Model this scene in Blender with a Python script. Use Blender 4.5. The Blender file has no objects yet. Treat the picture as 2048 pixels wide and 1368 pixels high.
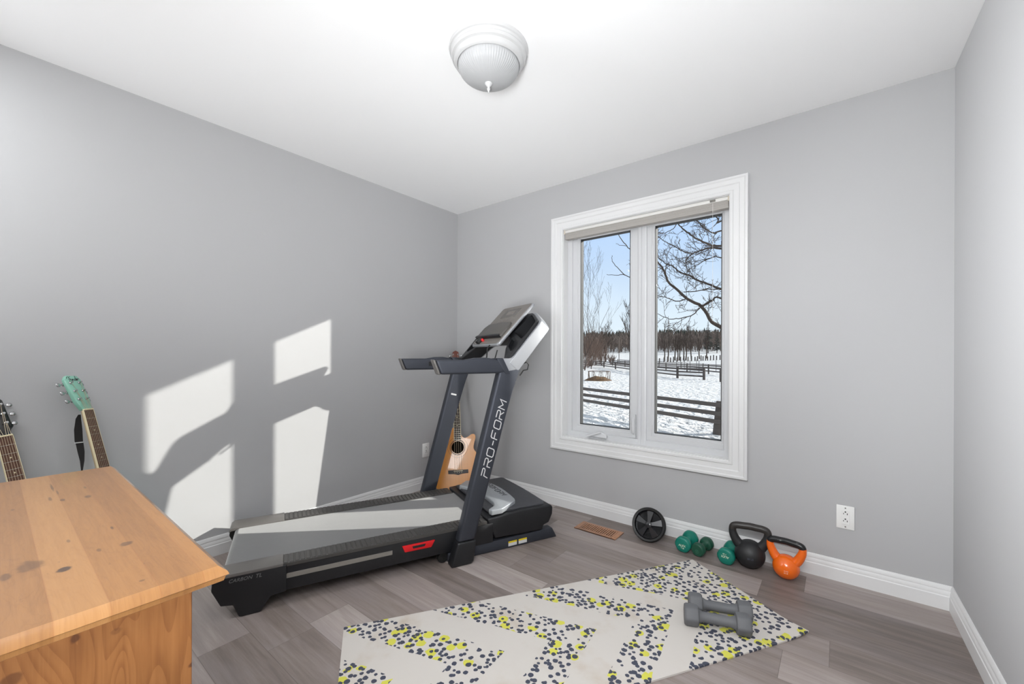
import bpy, bmesh, math, random
from mathutils import Vector as V3, Matrix
PI = math.pi
S = bpy.context.scene
COL = S.collection

# ------------------------------------------------------------------ camera
F_PX, YAW, PPX, PPY, ROLL = 826.114, math.radians(38.3033), 1024.0, 710.0, math.radians(0.2133)
CAM = V3((2.7686, -2.6835, 1.1409))
FW = V3((-math.sin(YAW), math.cos(YAW), 0)); RT = V3((math.cos(YAW), math.sin(YAW), 0)); UP = V3((0, 0, 1))
cam_data = bpy.data.cameras.new('camera'); cam = bpy.data.objects.new('camera', cam_data); COL.objects.link(cam)
cr = RT * math.cos(ROLL) + UP * math.sin(ROLL); cu = -RT * math.sin(ROLL) + UP * math.cos(ROLL); cb = -FW
m = Matrix((cr, cu, cb)).transposed().to_4x4(); m.translation = CAM
cam.matrix_world = m
cam_data.sensor_width = 36; cam_data.sensor_fit = 'HORIZONTAL'; cam_data.lens = F_PX / 2048 * 36
cam_data.shift_y = (PPY - 684) / 2048; cam_data.clip_start = 0.03; cam_data.clip_end = 2000
S.camera = cam
S.view_settings.view_transform = 'Standard'; S.view_settings.look = 'None'
S.view_settings.gamma = 1; S.view_settings.exposure = 0.0; S.view_settings.use_curve_mapping = False
S.cycles.max_bounces = 10; S.cycles.diffuse_bounces = 6; S.cycles.transparent_max_bounces = 16
S.cycles.sample_clamp_indirect = 6

# ------------------------------------------------------------------ sky, sun, lights
wd = bpy.data.worlds.new('sky'); S.world = wd; wd.use_nodes = True
nt = wd.node_tree; nt.nodes.clear()
tc = nt.nodes.new('ShaderNodeTexCoord'); sx = nt.nodes.new('ShaderNodeSeparateXYZ'); rp = nt.nodes.new('ShaderNodeValToRGB')
bg = nt.nodes.new('ShaderNodeBackground'); wo = nt.nodes.new('ShaderNodeOutputWorld')
nt.links.new(tc.outputs['Generated'], sx.inputs[0]); nt.links.new(sx.outputs['Z'], rp.inputs[0])
nt.links.new(rp.outputs[0], bg.inputs[0]); nt.links.new(bg.outputs[0], wo.inputs[0])
el = rp.color_ramp.elements
el[0].position = 0.0; el[0].color = (0.84, 0.93, 1.0, 1)
el[1].position = 1.0; el[1].color = (0.62, 0.66, 0.72, 1)
for p_, c_ in ((0.10, (0.76, 0.87, 1.0, 1)), (0.22, (0.57, 0.73, 0.98, 1)), (0.34, (0.48, 0.67, 1.0, 1)), (0.5, (0.60, 0.68, 0.80, 1))):
    e_ = el.new(p_); e_.color = c_
bg.inputs[1].default_value = 1.06

sun_d = V3((-1.0, -1.05, -0.49)).normalized()
sl = bpy.data.lights.new('sun', 'SUN'); sl.energy = 6.2; sl.angle = math.radians(0.6); sl.color = (1.0, 0.955, 0.90)
so = bpy.data.objects.new('sun', sl); COL.objects.link(so); so.rotation_euler = sun_d.to_track_quat('-Z', 'Y').to_euler()

def area(name, loc, target, sx_, sy_, power, col=(1, 1, 1), spread=180):
    l = bpy.data.lights.new(name, 'AREA'); l.shape = 'RECTANGLE'; l.size = sx_; l.size_y = sy_; l.energy = power; l.color = col; l.spread = math.radians(spread)
    o = bpy.data.objects.new(name, l); COL.objects.link(o); o.location = loc
    o.rotation_euler = (V3(target) - V3(loc)).to_track_quat('-Z', 'Y').to_euler(); return o
LC = (0.965, 0.985, 1.0)
area('ceiling_bounce_fill', (2.85, -3.35, 0.85), (1.15, -0.95, 2.44), 0.6, 0.6, 20, LC, 80)  # added fill behind the camera to brighten the ceiling
area('rear_ceiling_lamp', (2.5, -3.1, 2.35), (2.3, -2.4, 0.0), 1.2, 0.7, 26, LC)  # added overhead fill, not a known fixture of the room
area('right_wall_fill', (0.5, -3.2, 1.5), (3.18, -1.3, 1.5), 0.6, 0.9, 20, LC, 54)  # added fill to brighten the right wall, source unseen
area('rear_floor_fill', (3.0, -3.2, 1.9), (2.2, -0.8, 0.0), 0.8, 0.6, 9.5, LC, 80)  # added fill aimed down at the floor, no real lamp there
area('rear_left_up_fill', (0.37, -3.35, 1.2), (0.6, -1.7, 2.44), 0.34, 0.34, 2.5, LC, 110)  # added fill to lift the ceiling on the left
area('rear_left_down_fill', (0.465, -3.2, 2.3), (0.55, -2.2, 0.0), 0.31, 0.5, 13, LC)  # added downward fill for the left side, no such fixture known

# ------------------------------------------------------------------ helpers
def ray(x, y):
    u = x - PPX; v = y - PPY; c, s = math.cos(ROLL), math.sin(ROLL)
    return FW + RT * ((c * u + s * v) / F_PX) - UP * ((-s * u + c * v) / F_PX)
def at(x, y, ax, val):
    r = ray(x, y); return CAM + r * ((val - CAM[ax]) / r[ax])
def lin(c):
    return tuple(((x / 255) / 12.92 if x / 255 <= 0.04045 else ((x / 255 + 0.055) / 1.055) ** 2.4) for x in c[:3]) + (1,)

def mkmat(name, col=(200, 200, 200), rough=0.5, metal=0.0, spec=0.5, coat=0.0, build=None):
    m = bpy.data.materials.new(name); m.use_nodes = True
    b = m.node_tree.nodes['Principled BSDF']
    b.inputs['Base Color'].default_value = lin(col); b.inputs['Roughness'].default_value = rough
    b.inputs['Metallic'].default_value = metal; b.inputs['Specular IOR Level'].default_value = spec
    b.inputs['Coat Weight'].default_value = coat
    if build: build(NT(m.node_tree), b)
    return m
class NT:
    def __init__(s, t): s.t = t
    def new(s, k): return s.t.nodes.new(k)
    def put(s, inp, v):
        if v is None: return
        if hasattr(v, 'is_output'): s.t.links.new(v, inp)
        else: inp.default_value = v
    def co(s, kind='Object'): return s.new('ShaderNodeTexCoord').outputs[kind]
    def map(s, v, sc=(1, 1, 1), loc=(0, 0, 0), rot=(0, 0, 0)):
        n = s.new('ShaderNodeMapping'); s.put(n.inputs['Vector'], v); n.inputs['Scale'].default_value = sc
        n.inputs['Location'].default_value = loc; n.inputs['Rotation'].default_value = rot; return n.outputs[0]
    def m(s, op, a, b=None, c=None):
        n = s.new('ShaderNodeMath'); n.operation = op; s.put(n.inputs[0], a); s.put(n.inputs[1], b); s.put(n.inputs[2], c); return n.outputs[0]
    def xyz(s, v):
        n = s.new('ShaderNodeSeparateXYZ'); s.put(n.inputs[0], v); return n.outputs
    def comb(s, x=0.0, y=0.0, z=0.0):
        n = s.new('ShaderNodeCombineXYZ'); s.put(n.inputs[0], x); s.put(n.inputs[1], y); s.put(n.inputs[2], z); return n.outputs[0]
    def noise(s, v, scale=5.0, detail=4.0, rough=0.55, dist=0.0):
        n = s.new('ShaderNodeTexNoise'); s.put(n.inputs['Vector'], v); n.inputs['Scale'].default_value = scale
        n.inputs['Detail'].default_value = detail; n.inputs['Roughness'].default_value = rough; n.inputs['Distortion'].default_value = dist
        return n.outputs[0]
    def vor(s, v, scale, out='Distance', rnd=1.0, feature='F1', dim='3D'):
        n = s.new('ShaderNodeTexVoronoi'); n.voronoi_dimensions = dim; n.feature = feature
        s.put(n.inputs['Vector'], v); n.inputs['Scale'].default_value = scale; n.inputs['Randomness'].default_value = rnd
        return n.outputs[out]
    def white(s, v):
        n = s.new('ShaderNodeTexWhiteNoise'); s.put(n.inputs['Vector'], v); return n.outputs['Value']
    def ramp(s, f, pts):
        n = s.new('ShaderNodeValToRGB'); s.put(n.inputs[0], f); e = n.color_ramp.elements
        e[0].position = pts[0][0]; e[0].color = lin(pts[0][1]); e[1].position = pts[-1][0]; e[1].color = lin(pts[-1][1])
        for p, c in pts[1:-1]:
            q = e.new(p); q.color = lin(c)
        return n.outputs[0]
    def mix(s, f, a, b, mode='MIX'):
        n = s.new('ShaderNodeMix'); n.data_type = 'RGBA'; n.blend_type = mode; n.clamp_factor = True
        s.put(n.inputs[0], f); s.put(n.inputs[6], a); s.put(n.inputs[7], b); return n.outputs[2]
    def sm(s, x, a, b):
        n = s.new('ShaderNodeMapRange'); n.interpolation_type = 'SMOOTHSTEP'; s.put(n.inputs[0], x)
        n.inputs[1].default_value = a; n.inputs[2].default_value = b; return n.outputs[0]
    def bump(s, h, strength=0.2, dist=0.01):
        n = s.new('ShaderNodeBump'); s.put(n.inputs['Height'], h); n.inputs['Strength'].default_value = strength
        n.inputs['Distance'].default_value = dist; return n.outputs[0]

def noisy(amount=0.06, scale=60, bump=0.0, stretch=(1, 1, 1)):
    def f(n, b):
        base = tuple(b.inputs['Base Color'].default_value)
        v = n.noise(n.map(n.co(), stretch), scale, 5)
        lo = tuple(c * (1 - amount) for c in base[:3]) + (1,); hi = tuple(min(1, c * (1 + amount)) for c in base[:3]) + (1,)
        n.put(b.inputs['Base Color'], n.mix(v, lo, hi))
        if bump: n.put(b.inputs['Normal'], n.bump(v, bump, 0.002))
    return f

class G:
    """collects shapes, then links them as one mesh object"""
    def __init__(s): s.v = []; s.f = []; s.M = None
    def add(s, vs, fs):
        o = len(s.v)
        s.v += [(s.M @ V3(p)) if s.M else V3(p) for p in vs]; s.f += [tuple(i + o for i in f) for f in fs]; return s
    def box(s, x0, x1, y0, y1, z0, z1):
        return s.add([(x0, y0, z0), (x1, y0, z0), (x1, y1, z0), (x0, y1, z0), (x0, y0, z1), (x1, y0, z1), (x1, y1, z1), (x0, y1, z1)],
                     [(0, 3, 2, 1), (4, 5, 6, 7), (0, 1, 5, 4), (1, 2, 6, 5), (2, 3, 7, 6), (3, 0, 4, 7)])
    def prism(s, poly, axis, a, b):
        k = {'x': lambda p, t: (t, p[0], p[1]), 'y': lambda p, t: (p[0], t, p[1]), 'z': lambda p, t: (p[0], p[1], t)}[axis]
        n = len(poly)
        return s.add([k(p, a) for p in poly] + [k(p, b) for p in poly],
                     [tuple(range(n))[::-1], tuple(range(n, 2 * n))] + [(i, (i + 1) % n, n + (i + 1) % n, n + i) for i in range(n)])
    def tube(s, path, r, n=8, closed=False, sq=1.0):
        path = [V3(p) for p in path]; k = len(path); rs = r if isinstance(r, (list, tuple)) else [r] * k
        vs = []; prev = None
        for i, p in enumerate(path):
            if closed: t = path[(i + 1) % k] - path[i - 1]
            else: t = path[min(i + 1, k - 1)] - path[max(i - 1, 0)]
            t.normalize()
            if prev is None:
                a = V3((0, 0, 1)) if abs(t.z) < 0.9 else V3((1, 0, 0))
                u = t.cross(a).normalized()
            else:
                u = prev - t * prev.dot(t)
                u = u.normalized() if u.length > 1e-6 else t.orthogonal().normalized()
            prev = u; w = t.cross(u)
            for j in range(n):
                an = 2 * PI * j / n; vs.append(p + u * (rs[i] * math.cos(an)) + w * (rs[i] * sq * math.sin(an)))
        fs = []
        for i in range(k if closed else k - 1):
            i2 = (i + 1) % k
            for j in range(n): fs.append((i * n + j, i * n + (j + 1) % n, i2 * n + (j + 1) % n, i2 * n + j))
        if not closed: fs += [tuple(range(n))[::-1], tuple(range((k - 1) * n, k * n))]
        return s.add(vs, fs)
    def lathe(s, prof, n=32, M=None, wob=None):
        vs = []; k = len(prof)
        for i in range(n):
            a = 2 * PI * i / n
            for j, (r, z) in enumerate(prof):
                rr = r * (wob(a, j) if wob else 1)
                p = V3((rr * math.cos(a), rr * math.sin(a), z)); vs.append(M @ p if M else p)
        fs = []
        for i in range(n):
            i2 = (i + 1) % n
            for j in range(k - 1): fs.append((i * k + j, i2 * k + j, i2 * k + j + 1, i * k + j + 1))
        if prof[0][0] > 1e-6: fs.append(tuple(i * k for i in range(n))[::-1])
        if prof[-1][0] > 1e-6: fs.append(tuple(i * k + k - 1 for i in range(n)))
        return s.add(vs, fs)
    def ribbon(s, pts, w, org, r, u, th=0.0006, closed=False):
        """flat stroke lettering: 2-D polyline on the plane (org, r, u)"""
        org, r, u = V3(org), V3(r), V3(u); nn = r.cross(u).normalized(); P = [V3((p[0], p[1], 0)) for p in pts]; k = len(P); L = []; R = []
        for i in range(k):
            a = P[i] - P[i - 1] if (i > 0 or closed) else P[1] - P[0]
            b = P[(i + 1) % k] - P[i] if (i < k - 1 or closed) else P[k - 1] - P[k - 2]
            a.normalize(); b.normalize(); t = (a + b)
            t = t.normalized() if t.length > 1e-5 else a
            nrm = V3((-t.y, t.x, 0)); c = max(0.45, nrm.dot(V3((-a.y, a.x, 0))))
            L.append(P[i] + nrm * (w / 2 / c)); R.append(P[i] - nrm * (w / 2 / c))
        def tr(p, h): return org + r * p.x + u * p.y + nn * h
        vs = []
        for a, b in zip(L, R): vs += [tr(a, th), tr(b, th), tr(a, -th), tr(b, -th)]
        fs = []
        for i in range(k if closed else k - 1):
            a = i * 4; b = ((i + 1) % k) * 4
            fs += [(a + 1, b + 1, b, a), (a, b, b + 2, a + 2), (b + 1, a + 1, a + 3, b + 3), (a + 2, b + 2, b + 3, a + 3)]
        return s.add(vs, fs)
    def mesh(s, name, bevel=0, seg=2, smooth=40, inv=None):
        bm = bmesh.new(); vv = [bm.verts.new((inv @ p) if inv else p) for p in s.v]
        for f in s.f:
            q = []
            for i in f:
                if vv[i] not in q: q.append(vv[i])
            if len(q) > 2:
                try: bm.faces.new(q)
                except ValueError: pass
        if bevel or len(s.v) < 60000: bmesh.ops.remove_doubles(bm, verts=bm.verts, dist=1e-5)
        bmesh.ops.recalc_face_normals(bm, faces=bm.faces)
        if bevel:
            es = [e for e in bm.edges if len(e.link_faces) == 2 and e.calc_face_angle(0) > math.radians(28)]
            bmesh.ops.bevel(bm, geom=es, offset=bevel, segments=seg, profile=0.5, affect='EDGES', clamp_overlap=True)
        if smooth:
            for f in bm.faces: f.smooth = True
            for e in bm.edges:
                if len(e.link_faces) == 2 and e.calc_face_angle(0) > math.radians(smooth): e.smooth = False
        me = bpy.data.meshes.new(name); bm.to_mesh(me); bm.free(); return me
    def build(s, name, mat, parent=None, bevel=0, seg=2, smooth=40, label=None, world=False):
        inv = parent.matrix_basis.inverted() if (world and parent) else None
        me = s.mesh(name, bevel, seg, smooth, inv); me.materials.append(mat)
        o = bpy.data.objects.new(name, me); COL.objects.link(o)
        if parent: o.parent = parent
        if label: o['label'] = label
        return o

def thing(name, label, cat, M=None, group=None):
    o = bpy.data.objects.new(name, None); COL.objects.link(o); o.empty_display_size = 0.1
    if M is not None: o.matrix_basis = M if isinstance(M, Matrix) else Matrix.Translation(V3(M))
    o['label'] = label; o['category'] = cat
    if group: o['group'] = group
    return o
def tag(o, label, cat, group=None, kind=None):
    o['label'] = label; o['category'] = cat
    if group: o['group'] = group
    if kind: o['kind'] = kind
    return o
def struct(o): o['kind'] = 'structure'; return o
def copy_tree(o, parent=None):
    c = o.copy(); COL.objects.link(c); c.parent = parent
    for ch in o.children: copy_tree(ch, c)
    return c
def frame(org, x, y):
    """matrix with the given origin, x axis and (orthogonalised) y axis"""
    y = V3(y).normalized(); x = V3(x); x = (x - y * x.dot(y)).normalized(); z = x.cross(y)
    m = Matrix((x, y, z)).transposed().to_4x4(); m.translation = V3(org); return m
def catmull(pts, closed=True, n=5):
    P = [V3((*p, 0)) if len(p) == 2 else V3(p) for p in pts]; k = len(P); out = []
    for i in range(k if closed else k - 1):
        g = lambda j: P[j % k] if closed else P[max(0, min(k - 1, j))]
        p0, p1, p2, p3 = g(i - 1), g(i), g(i + 1), g(i + 2)
        for q in range(n):
            t = q / n
            out.append(0.5 * ((2 * p1) + (p2 - p0) * t + (2 * p0 - 5 * p1 + 4 * p2 - p3) * t * t + (3 * p1 - p0 - 3 * p2 + p3) * t ** 3))
    if not closed: out.append(P[-1])
    return out
def text(body, name, mat, parent, M, size, th=0.0004, shear=0.0, align='CENTER', label=None, world=False):
    c = bpy.data.curves.new('txt', 'FONT'); c.body = body; c.size = size; c.extrude = th; c.shear = shear; c.align_x = align; c.align_y = 'CENTER'; c.resolution_u = 3
    t = bpy.data.objects.new('txt', c); COL.objects.link(t)
    dg = bpy.context.evaluated_depsgraph_get(); me = bpy.data.meshes.new_from_object(t.evaluated_get(dg))
    bpy.data.objects.remove(t); bpy.data.curves.remove(c)
    me.transform((parent.matrix_basis.inverted() @ M) if (world and parent) else M); me.materials.clear(); me.materials.append(mat)
    o = bpy.data.objects.new(name, me); COL.objects.link(o)
    if parent: o.parent = parent
    if label: o['label'] = label
    return o
def cut(o, cutters):
    """real holes: boolean difference, baked into the mesh"""
    tmp = []
    for g in cutters:
        me = g.mesh('cut', smooth=0); t = bpy.data.objects.new('cut', me); COL.objects.link(t); tmp.append(t)
        if o.parent: t.matrix_basis = o.parent.matrix_basis
        md = o.modifiers.new('b', 'BOOLEAN'); md.operation = 'DIFFERENCE'; md.solver = 'EXACT'; md.object = t
    bpy.context.view_layer.update()
    dg = bpy.context.evaluated_depsgraph_get(); me = bpy.data.meshes.new_from_object(o.evaluated_get(dg))
    o.modifiers.clear(); old = o.data; mats = list(old.materials); me.name = old.name; o.data = me
    me.materials.clear()
    for q in mats: me.materials.append(q)
    me.polygons.foreach_set('material_index', [0] * len(me.polygons))
    me.polygons.foreach_set('use_smooth', [True] * len(me.polygons)); me.set_sharp_from_angle(angle=math.radians(32))
    for t in tmp: bpy.data.objects.remove(t)
    return o

# ------------------------------------------------------------------ materials
def wall_nodes(n, b):
    v = n.noise(n.co(), 260, 3); n.put(b.inputs['Normal'], n.bump(v, 0.06, 0.002))
M_wall = mkmat('grey_wall_paint', (178, 178, 179), 0.75, spec=0.3, build=wall_nodes)
M_ceil = mkmat('white_ceiling_paint', (247, 247, 247), 0.85, spec=0.2, build=wall_nodes)
M_trim = mkmat('white_trim_paint', (220, 220, 220), 0.4, build=noisy(0.006, 12))
M_vinyl = mkmat('white_window_vinyl', (204, 205, 207), 0.35, build=noisy(0.006, 12))
M_gasket = mkmat('black_glazing_gasket', (30, 30, 30), 0.6, build=noisy(0.1, 40))
M_plate = mkmat('white_outlet_plastic', (232, 232, 230), 0.35, build=noisy(0.01, 40))
M_slot = mkmat('dark_outlet_slot', (25, 25, 25), 0.7, build=noisy(0.05, 40))

def floor_nodes(n, b):
    x, y, z = n.xyz(n.co())[:3]
    PW, PL = 0.178, 1.22
    row = n.m('FLOOR', n.m('DIVIDE', n.m('ADD', y, 0.06), PW))
    off = n.m('MULTIPLY', n.white(n.comb(row, 7.3, 1.1)), PL)
    col = n.m('FLOOR', n.m('DIVIDE', n.m('ADD', x, off), PL))
    rid = n.white(n.comb(row, col, 0.5)); rid2 = n.white(n.comb(col, row, 4.5))
    sv = n.comb(n.m('MULTIPLY', x, 1.6), n.m('MULTIPLY', y, 22.0), n.m('MULTIPLY', rid, 40.0))
    g1 = n.noise(sv, 1.5, 8, 0.62, 0.5)
    sv2 = n.comb(n.m('MULTIPLY', x, 5.0), n.m('MULTIPLY', y, 120.0), n.m('MULTIPLY', rid, 40.0))
    g2 = n.noise(sv2, 1.5, 3, 0.6)
    bl = n.noise(n.comb(n.m('MULTIPLY', x, 1.2), n.m('MULTIPLY', y, 5.0), n.m('MULTIPLY', rid2, 30.0)), 2.0, 3)
    f = n.m('ADD', n.m('MULTIPLY', rid, 0.42), n.m('ADD', n.m('MULTIPLY', g1, 0.55), n.m('MULTIPLY', g2, 0.16)))
    c = n.ramp(f, [(0.18, (80, 71, 66)), (0.45, (124, 113, 107)), (0.66, (150, 139, 134)), (0.92, (182, 173, 168))])
    c = n.mix(n.m('MULTIPLY', n.sm(bl, 0.35, 0.75), 0.35), c, lin((150, 141, 142)))
    fy = n.m('FRACT', n.m('DIVIDE', n.m('ADD', y, 0.06), PW)); fx = n.m('FRACT', n.m('DIVIDE', n.m('ADD', x, off), PL))
    ey = n.m('MULTIPLY', n.m('MINIMUM', fy, n.m('SUBTRACT', 1.0, fy)), PW); ex = n.m('MULTIPLY', n.m('MINIMUM', fx, n.m('SUBTRACT', 1.0, fx)), PL)
    seam = n.sm(n.m('MINIMUM', ex, ey), 0.0004, 0.0016)
    c = n.mix(n.m('SUBTRACT', 0.45, n.m('MULTIPLY', seam, 0.45)), c, lin((70, 60, 54)))
    n.put(b.inputs['Base Color'], c)
    h = n.m('ADD', n.m('MULTIPLY', seam, 1.0), n.m('MULTIPLY', g2, 0.25))
    n.put(b.inputs['Normal'], n.bump(h, 0.25, 0.0015))
M_floor = mkmat('grey_brown_vinyl_planks', (150, 140, 132), 0.42, spec=0.5, build=floor_nodes)

# ================================================================== the room
W, H, BK = 3.1763, 2.44, -3.55
KW = 0.0192      # the right wall runs slightly out of square
WX = lambda y: W - KW * y
struct(G().add([(-0.15, BK - 0.1, 0), (3.5, BK - 0.1, 0), (3.5, 0.2, 0), (-0.15, 0.2, 0), (-0.15, BK - 0.1, -0.12), (3.5, BK - 0.1, -0.12), (3.5, 0.2, -0.12), (-0.15, 0.2, -0.12)],
               [(0, 1, 2, 3), (7, 6, 5, 4), (0, 4, 5, 1), (1, 5, 6, 2), (2, 6, 7, 3), (3, 7, 4, 0)]).build('floor', M_floor, smooth=0))
struct(G().box(-0.15, 3.5, BK - 0.1, 0.2, H, H + 0.12).build('ceiling', M_ceil, smooth=0))
struct(G().box(-0.15, 0, BK - 0.1, 0.2, 0, H).build('wall_left', M_wall, smooth=0))
struct(G().prism([(WX(BK), BK), (WX(BK) + 0.15, BK), (WX(0.2) + 0.15, 0.2), (WX(0.0), 0.0)], 'z', 0, H).build('wall_right', M_wall, smooth=0))
struct(G().box(0, 3.4, BK - 0.1, BK, 0, H).build('wall_back', M_wall, smooth=0))
# window wall with its real opening
X0, X1, Z0, Z1 = 1.139, 2.268, 0.530, 2.083
WT = 0.155
g = G(); g.box(0, X0, 0, WT, 0, H); g.box(X1, WX(0), 0, WT, 0, H); g.box(X0, X1, 0, WT, 0, Z0); g.box(X0, X1, 0, WT, Z1, H)
struct(g.build('wall_window', M_wall, smooth=0))

def base_prof(t=0.014, h=0.108):
    return [(0, 0), (t, 0), (t, 0.060), (t * 0.82, 0.064), (t * 0.82, 0.068), (t * 0.74, 0.078), (t * 0.5, 0.086), (t * 0.66, 0.088), (t * 0.62, 0.098), (t * 0.3, h), (0, h)]
g = G(); pr = base_prof()
g.add([(p[0], BK, p[1]) for p in pr] + [(p[0], -p[0], p[1]) for p in pr], [tuple(range(11)), tuple(range(11, 22))[::-1]] + [(i, (i + 1) % 11, 11 + (i + 1) % 11, 11 + i) for i in range(11)])
struct(g.build('baseboard_left', M_trim, smooth=25))
g = G(); g.add([(p[0], -p[0], p[1]) for p in pr] + [(WX(0) - p[0], -p[0], p[1]) for p in pr], [tuple(range(11)), tuple(range(11, 22))[::-1]] + [(i, (i + 1) % 11, 11 + (i + 1) % 11, 11 + i) for i in range(11)])
struct(g.build('baseboard_window', M_trim, smooth=25))
g = G(); g.add([(WX(0) - p[0], -p[0], p[1]) for p in pr] + [(WX(BK) - p[0], BK, p[1]) for p in pr], [tuple(range(11)), tuple(range(11, 22))[::-1]] + [(i, (i + 1) % 11, 11 + (i + 1) % 11, 11 + i) for i in range(11)])
struct(g.build('baseboard_right', M_trim, smooth=25))

# ------------------------------------------------------------------ window
win = bpy.data.objects.new('window_1', None); COL.objects.link(win); win.location = (1.7, 0, Z0); win['kind'] = 'structure'
def wp(g, name, mat, **k):
    return g.build(name, mat, win, world=True, **k)
def ringprof(g, x0, x1, z0, z1, prof):
    """mitred picture-frame moulding; prof = (outward offset from the opening, y)"""
    n = len(prof); vs = []
    for cx, cz, sx_, sz_ in ((x0, z0, -1, -1), (x1, z0, 1, -1), (x1, z1, 1, 1), (x0, z1, -1, 1)):
        for o_, y_ in prof: vs.append((cx + sx_ * o_, y_, cz + sz_ * o_))
    fs = []
    for c in range(4):
        d = (c + 1) % 4
        for i in range(n): fs.append((c * n + i, c * n + (i + 1) % n, d * n + (i + 1) % n, d * n + i))
    return g.add(vs, fs)
g = G(); ringprof(g, X0, X1, Z0, Z1, [(0.0, 0.0), (0.0, -0.012), (0.006, -0.016), (0.018, -0.016), (0.022, -0.011), (0.05, -0.013), (0.056, -0.018), (0.078, -0.019), (0.084, -0.024), (0.096, -0.022), (0.098, -0.008), (0.098, 0.0)])
wp(g, 'casing', M_trim, smooth=25)
g = G(); ringprof(g, X0 + 0.003, X1 - 0.003, Z0 + 0.003, Z1 - 0.003, [(0, 0), (0, 0.15), (0.003, 0.15), (0.003, 0)]); wp(g, 'jamb_lining', M_trim, smooth=0)
FY = 0.062     # inner face of the vinyl frame
g = G()
ax0, ax1, az0, az1 = X0 + 0.003, X1 - 0.003, Z0 + 0.003, Z1 - 0.003
ringprof(g, ax0 + 0.040, ax1 - 0.040, az0 + 0.040, az1 - 0.040, [(0, FY + 0.012), (0.004, FY), (0.040, FY), (0.040, 0.15), (0, 0.15)])
MX0, MX1 = 1.690, 1.752
g.prism([(MX0, 0.149), (MX0, FY + 0.003), (MX0 + 0.01, FY - 0.001), (MX0 + 0.022, FY - 0.001), (MX0 + 0.026, FY + 0.003), (MX0 + 0.032, FY - 0.001), (MX1 - 0.01, FY - 0.001), (MX1, FY + 0.003), (MX1, 0.149)], 'z', az0 + 0.001, az1 - 0.001)
wp(g, 'window_frame', M_vinyl, smooth=20)
def sash(x0, x1, gx0, gx1, gz0, gz1, name):
    """frame between the outer rectangle and the visible glass"""
    g = G(); z0, z1 = az0 + 0.038, az1 - 0.038
    def rect(a, b, c, d, y): return [(a, y, c), (b, y, c), (b, y, d), (a, y, d)]
    e = 0.010
    R = [rect(x0, x1, z0, z1, 0.13), rect(x0, x1, z0, z1, FY + 0.014), rect(gx0 - 0.022, gx1 + 0.022, gz0 - 0.022, gz1 + 0.022, FY + 0.012),
         rect(gx0 - 0.018, gx1 + 0.018, gz0 - 0.018, gz1 + 0.018, FY + 0.018), rect(gx0 - e, gx1 + e, gz0 - e, gz1 + e, FY + 0.018), rect(gx0 - 0.002, gx1 + 0.002, gz0 - 0.002, gz1 + 0.002, FY + 0.030), rect(gx0 - 0.002, gx1 + 0.002, gz0 - 0.002, gz1 + 0.002, 0.13)]
    vs = [p for r in R for p in r]; fs = []
    for i in range(len(R)):
        j = (i + 1) % len(R)
        for k in range(4): fs.append((i * 4 + k, i * 4 + (k + 1) % 4, j * 4 + (k + 1) % 4, j * 4 + k))
    g.add(vs, fs); o = wp(g, name, M_vinyl, smooth=15)
    q = G(); ringprof(q, gx0, gx1, gz0, gz1, [(-0.0005, FY + 0.028), (-0.0005, 0.131), (0.003, 0.131), (0.003, FY + 0.028)])
    k = q.build('gasket', M_gasket, o, world=False, smooth=0)
    k.data.transform(win.matrix_basis.inverted())
    p = G().box(gx0 - 0.001, gx1 + 0.001, FY + 0.036, FY + 0.040, gz0 - 0.001, gz1 + 0.001).build('glass_pane', M_glass, o, smooth=0)
    p.data.transform(win.matrix_basis.inverted())
    return o
def glass_nodes():
    m = bpy.data.materials.new('window_glass'); m.use_nodes = True; t = m.node_tree; t.nodes.clear()
    o = t.nodes.new('ShaderNodeOutputMaterial'); mx = t.nodes.new('ShaderNodeMixShader'); tr = t.nodes.new('ShaderNodeBsdfTransparent'); gl = t.nodes.new('ShaderNodeBsdfGlossy')
    fr = t.nodes.new('ShaderNodeFresnel'); fr.inputs[0].default_value = 1.25; gl.inputs['Roughness'].default_value = 0.02
    tr.inputs[0].default_value = (0.97, 0.985, 0.98, 1)
    t.links.new(fr.outputs[0], mx.inputs[0]); t.links.new(tr.outputs[0], mx.inputs[1]); t.links.new(gl.outputs[0], mx.inputs[2]); t.links.new(mx.outputs[0], o.inputs[0]); return m
M_glass = glass_nodes()
sash(ax0 + 0.038, MX0, 1.240, 1.624, 0.624, 2.012, 'casement_sash')
sash(MX1, ax1 - 0.038, 1.804, 2.206, 0.622, 2.008, 'fixed_sash')
# crank operator and lock lever
g = G(); g.prism([(1.325, 0.552), (1.475, 0.548), (1.480, 0.566), (1.455, 0.582), (1.430, 0.592), (1.405, 0.588), (1.365, 0.572)], 'y', FY - 0.030, FY + 0.004)
cr_ = wp(g, 'crank_handle', M_vinyl, bevel=0.006, seg=3, smooth=60)
g = G(); g.tube([(1.437, FY - 0.032, 0.588), (1.40, FY - 0.040, 0.575), (1.345, FY - 0.042, 0.556), (1.330, FY - 0.046, 0.549)], [0.007, 0.006, 0.005, 0.008], 8)
g.M = None; k = g.build('crank_arm', M_vinyl, cr_); k.data.transform(win.matrix_basis.inverted())
g = G(); g.tube([(1.668, FY - 0.004, 0.60), (1.668, FY - 0.018, 0.612), (1.668, FY - 0.020, 0.66), (1.668, FY - 0.018, 0.705), (1.668, FY - 0.004, 0.715)], [0.004, 0.009, 0.009, 0.009, 0.005], 10, sq=0.7)
g.box(1.656, 1.680, FY - 0.002, FY + 0.008, 0.575, 0.735)
wp(g, 'lock_lever', M_vinyl, smooth=50)
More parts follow.
